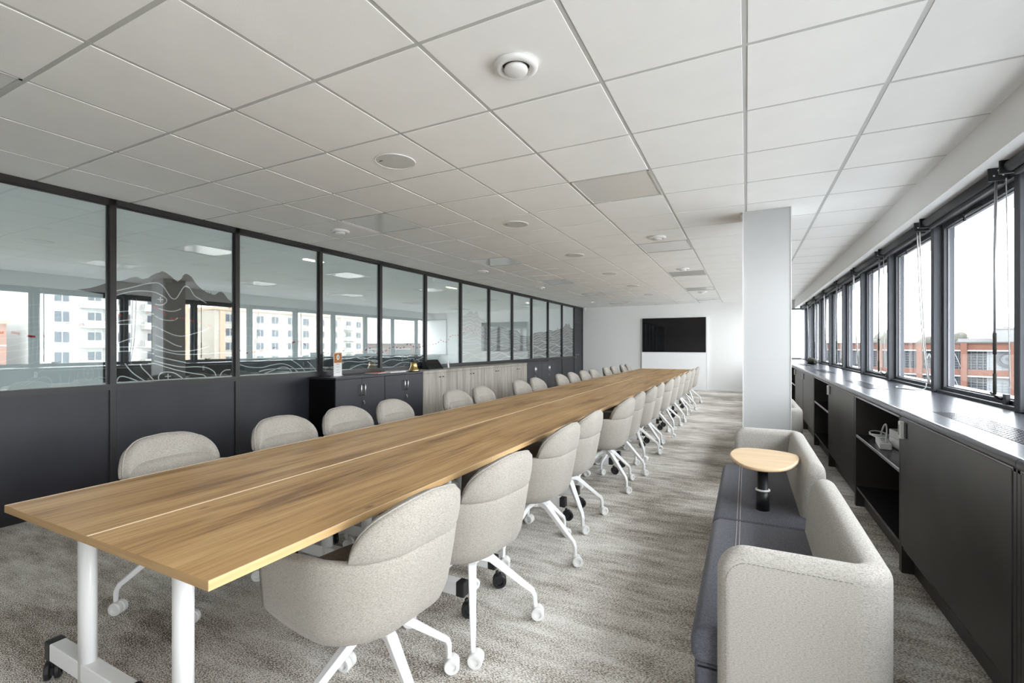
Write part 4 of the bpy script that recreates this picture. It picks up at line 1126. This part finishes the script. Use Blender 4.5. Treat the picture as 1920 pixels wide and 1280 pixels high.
# ================================================================== ROLLER BLINDS
tube_me = MB().lathe([(0.0, 0.0), (0.030, 0.0), (0.030, WPP - 0.15), (0.0, WPP - 0.15)], 20, 'y').mesh('tube'); tube_me.materials.append(M['blind'])
hem_me = MB().box(-0.012, 0.012, 0.01, WPP - 0.16, -0.055, -0.03).mesh('hem_bar', 0.003, 1); hem_me.materials.append(M['blind'])
brk_me = MB().box(-0.045, 0.045, -0.006, 0.006, -0.04, 0.042).mesh('bracket', 0.003, 1); brk_me.materials.append(M['black'])
scr_me = MB()
for (x, z) in ((-0.02, -0.01), (0.02, -0.01), (0.0, 0.018)): scr_me.lathe([(0.0, -0.002), (0.006, -0.001), (0.006, 0.002)], 10, 'y', (x, -0.006, z))
scr_me = scr_me.mesh('screws'); scr_me.materials.append(M['chrome'])
for n in range(len(posts) - 1):
    y0 = posts[n]
    if y0 < 1.0: continue
    k = n - next(i for i, p in enumerate(posts) if p >= 1.0)
    e = tag(empty('roller_blind', (1.275, y0 + 0.045, 2.278)), 'dark rolled-up roller blind above the windows, %s from the near end' % ORD[k], 'blind', 'rolled-up blinds above the windows')
    obj('tube', tube_me, None, e, (0, 0.015, 0)); obj('hem_bar', hem_me, None, e, (0.02, 0.015, 0))
    for y in (0.006, WPP - 0.126):
        bb = obj('bracket', brk_me, None, e, (0, y, 0)); obj('screws', scr_me, None, bb)
    if k % 2 == 1:
        rod = obj('crank_rod', MB().tube([(0.0, 0.035, -0.03), (-0.005, 0.035, -0.5), (-0.005, 0.035, -0.92)], 0.007, 8), 'edge', e)
        obj('crank_grip', MB().tube([(-0.005, 0.035, -0.90), (-0.005, 0.035, -1.02)], 0.0085, 8).tube([(-0.005, 0.035, -1.02), (-0.005, 0.035, -1.13)], 0.006, 8).tube([(-0.005, 0.035, -1.13), (-0.005, 0.035, -1.25)], 0.0085, 8), 'roll', rod)
        obj('cord', MB().tube([(0.03, 0.0, -0.03), (0.03, -0.02, -0.6), (0.03, -0.045, -1.2)], 0.0025, 6), 'cable', e)
    else:
        for q, (a, b, c) in enumerate(((0.04, 0.03, -0.01), (0.10, 0.07, 0.02))):
            obj('cord', MB().tube(catmull([(0.0, a, -0.03), (0.01, a - 0.01, -0.5), (0.03, b, -0.95), (0.05, c, -1.28)], 5), 0.004, 6), 'cable', e)

# ================================================================== OUTSIDE
tag(box_obj('street_ground', (-80, 260, -120, 300, -14.5, -14.0), 'ground'), 'unseen ground far below the windows, kept pale to bounce daylight indoors', kind='structure')  # unseen ground, pale to throw daylight up to the ceiling
tag(box_obj('added_dark_street', (-80, 34, -120, 70, -14.0, -13.95), 'asphalt'), 'added dark street below the windows, cutting the daylight bounced indoors', kind='structure')  # dark sheet added near the facade to cut bounced light
# brick factory building across the street
bb = empty('brick_building', (17.9, 76.0, -14.0), math.atan2(-0.49, 0.871))
tag(bb, 'red brick factory building with a large ring sign across the street', 'building')
zr = 15.72
box_obj('body', (-28, 34, 1.0, 26, 0, zr - 0.15), 'concrete', bb)
BAY = 4.11; x0 = 5.76 - 8 * BAY
FL = [(12.48 - 3.0 * q, 14.80 - 3.0 * q) for q in range(5)]
box_obj('brick_band', (-28, 34, 0.25, 1.0, 14.80, zr - 0.12), 'brick', bb)
for q in range(1, 5): box_obj('brick_band', (-28, 34, 0.25, 1.0, FL[q][1], FL[q - 1][0]), 'brick', bb)
for (za, zb) in FL:
    box_obj('sill_strip', (-28, 34, 0.15, 0.5, zb - 0.16, zb), 'strip', bb)
box_obj('coping', (-28.2, 34.2, 0.05, 26, zr - 0.15, zr), 'roof', bb)
npier = 15
for k in range(npier):
    x = x0 + k * BAY
    box_obj('brick_pier', (x - 0.27, x + 0.27, 0.0, 1.0, 0, zr - 0.12), 'brick', bb)
for k in range(npier - 1):
    xa, xb = x0 + k * BAY + 0.27, x0 + (k + 1) * BAY - 0.27
    for fl, (za, zb) in enumerate(FL[:4]):
        pale_from = 7.61 if k == 8 else None
        w = box_obj('window', (xa, xb, 0.62, 0.75, za, zb - 0.16), 'glazing', bb)
        if pale_from is not None or k == 9:
            box_obj('pale_panel', (pale_from or xa, xb, 0.55, 0.65, za, zb - 0.16), 'glazing_pale', w)
        mu = MB()
        for q in range(7): xx = xa + (xb - xa) * (q + 0.5) / 7; mu.box(xx - 0.02, xx + 0.02, 0.52, 0.62, za, zb - 0.16)
        for q in range(7): zz = za + (zb - 0.16 - za) * q / 7; mu.box(xa, xb, 0.52, 0.62, zz - 0.02, zz + 0.02)
        obj('muntins', mu, 'muntin', w)
        if k == 7:
            zg = MB(); zz0, zz1 = za + 0.12, zb - 0.45; xs = [xa + (xb - xa) * q / 6 for q in range(7)]
            for q in range(6):
                p, r_ = (xs[q], zz0 if q % 2 == 0 else zz1), (xs[q + 1], zz1 if q % 2 == 0 else zz0)
                zg.tube([(p[0], 0.45, p[1]), (r_[0], 0.45, r_[1])], 0.05, 5)
            obj('zigzag_brace', zg, 'strip', w)
# ring sign
sg = bb
cx, cz = 9.31, 14 - 0.22
rg = MB(); n = 36; v = []; f = []
for i in range(n + 1):
    a = 0.5 + (2 * PI - 1.0) * i / n
    for r_, yy in ((0.62, 0.35), (0.94, 0.35), (0.94, 0.5), (0.62, 0.5)): v.append((cx + r_ * math.cos(a), yy, cz + r_ * math.sin(a)))
for i in range(n):
    for q in range(4): f.append((i * 4 + q, i * 4 + (q + 1) % 4, i * 4 + 4 + (q + 1) % 4, i * 4 + 4 + q))
f += [(0, 1, 2, 3), (n * 4 + 3, n * 4 + 2, n * 4 + 1, n * 4)]
rso = obj('ring_sign', rg.add(v, f), 'sign', sg); box_obj('centre_mark', (cx - 0.2, cx + 0.2, 0.35, 0.5, cz - 0.16, cz + 0.16), 'sign', rso)
pb = tag(empty('rooftop_house', bb.location, bb.rotation_euler.z), 'pale concrete plant house on the brick building roof', 'rooftop hut')
box_obj('box', (7.4, 10.4, 6, 12, zr + 0.002, zr + 1.6), 'concrete', pb); box_obj('lid', (7.3, 10.5, 5.9, 12.1, zr + 1.6, zr + 1.72), 'strip', pb)
box_obj('parapet', (3.5, 7.0, 8, 9, zr + 0.002, zr + 0.5), 'concrete', pb)
def crown(mb, c, r, n=7):
    for k in range(n):
        p = Vector(c) + Vector((random.uniform(-1, 1), random.uniform(-1, 1), random.uniform(-0.6, 0.8))) * r * 0.7
        bm = bmesh.new(); bmesh.ops.create_icosphere(bm, subdivisions=2, radius=r * random.uniform(0.4, 0.62))
        vs = [(p + v.co * random.uniform(0.8, 1.2)) for v in bm.verts]; fs = [[w.index for w in q.verts] for q in bm.faces]
        bm.free(); mb.add(vs, fs, True)
random.seed(5)
for k, (x, y, h, r) in enumerate(((25, 118, 18.6, 3.4), (36, 124, 18.4, 3.6), (46, 119, 19.0, 3.6), (62, 112, 18.5, 4.0), (12, 122, 17.5, 3.4))):
    e = tag(empty('tree', (x, y, -14)), 'bare winter tree behind the brick building roof, %s from the left' % ['second', 'third', 'fourth', 'rightmost', 'leftmost'][k].replace('rightmost', 'last').replace('leftmost', 'first'), 'tree', 'winter trees behind the brick building')
    obj('trunk', MB().tube([(0, 0, 0), (0.2, 0, h * 0.5), (0, 0.1, h * 0.8)], 0.35, 8), 'roof', e)
    mb = MB(); crown(mb, (0, 0, h - r), r); obj('foliage', mb, 'leaf', e)

# apartment blocks seen in the partition glass
def block(name, label, x, y0, y1, ztop, cols_, mat, fh=2.8, nf=6, depth=14, balc=(), stripe=()):
    e = tag(empty(name, (x, y0, -14)), label, 'building')
    zt = ztop + 14
    box_obj('body', (0, depth, 0, y1 - y0, 0, zt), mat, e)
    box_obj('parapet', (-0.3, depth, -0.2, y1 - y0 + 0.2, zt, zt + 0.5), 'render_o', e)
    wm = MB().box(-0.06, 0.1, -0.75, 0.75, 0, 1.45).mesh('window'); wm.materials.append(M['pane_far'])
    fm = MB().box(-0.12, -0.05, -0.05, 0.05, 0, 1.45).box(-0.12, -0.05, -0.85, 0.85, -0.1, 0.0).mesh('window_bar'); fm.materials.append(M['render_w'])
    bm_ = MB().box(-1.1, 0, -1.7, 1.7, 0, 0.15).box(-1.1, -1.0, -1.7, 1.7, 0.15, 1.05).box(-1.1, 0, -1.7, -1.6, 0.15, 1.05).box(-1.1, 0, 1.6, 1.7, 0.15, 1.05).mesh('balcony'); bm_.materials.append(M['render_w'])
    for f_ in range(nf):
        z = zt - 2.25 - f_ * fh
        sb = box_obj('floor_band', (-0.08, 0.05, 0, y1 - y0, z - 0.75, z - 0.55), 'render_w', e)
        for c_ in cols_:
            w = obj('window', wm, None, e, (0, c_, z)); obj('window_bar', fm, None, w)
        for c_ in balc: obj('balcony', bm_, None, e, (0, c_, z - 0.75))
    for a, b in stripe: box_obj('stripe', (-0.15, 0.02, a, b, 0, zt), 'render_o', e)
block('apartment_block', 'long cream apartment block with rows of windows beyond the street', 82, 55, 96, 8.3, [3, 9.5, 13.0, 17, 21, 25.5, 29.5, 34, 37.5], 'render', stripe=((1.0, 2.0),), balc=(34,))
block('apartment_tower', 'cream apartment block with stacked balconies nearer the viewer', 74, 27.5, 46, 9.6, [2.2, 5.8, 9.4, 13.2, 16.4], 'render_w', balc=(5.8, 13.2), stripe=((17.3, 18.4),), nf=7)
block('brick_house_block', 'terracotta and cream low block beyond the apartments', 78, 12, 25.5, 4.2, [2, 5.5, 9, 12], 'render_t', nf=4)
block('white_house_block', 'white low block closest to the rear of the room', 60, -6, 9.5, 3.0, [2, 6, 9.5, 13], 'render_w', nf=4)
block('ochre_workshop', 'low ochre workshop in front of the misty hill', 92, 104, 135, -1.0, [4, 10, 16, 22, 28], 'render_o', nf=2)
hl = MB(); n = 40; v = []; f = []
for i in range(n + 1):
    t = i / n; y = -60 + 330 * t
    zt = 7 + 5 * math.sin(t * 5.0 + 0.6) + 2.5 * math.sin(t * 13)
    v += [(205 + 18 * math.sin(t * 4), y, -14), (215 + 18 * math.sin(t * 4), y, zt), (255, y, -14)]
for i in range(n): f += [(i * 3, i * 3 + 3, i * 3 + 4, i * 3 + 1), (i * 3 + 1, i * 3 + 4, i * 3 + 5, i * 3 + 2)]
tag(obj('hills', hl.add(v, f, True), 'hill'), 'misty wooded hillside on the horizon', kind='structure')
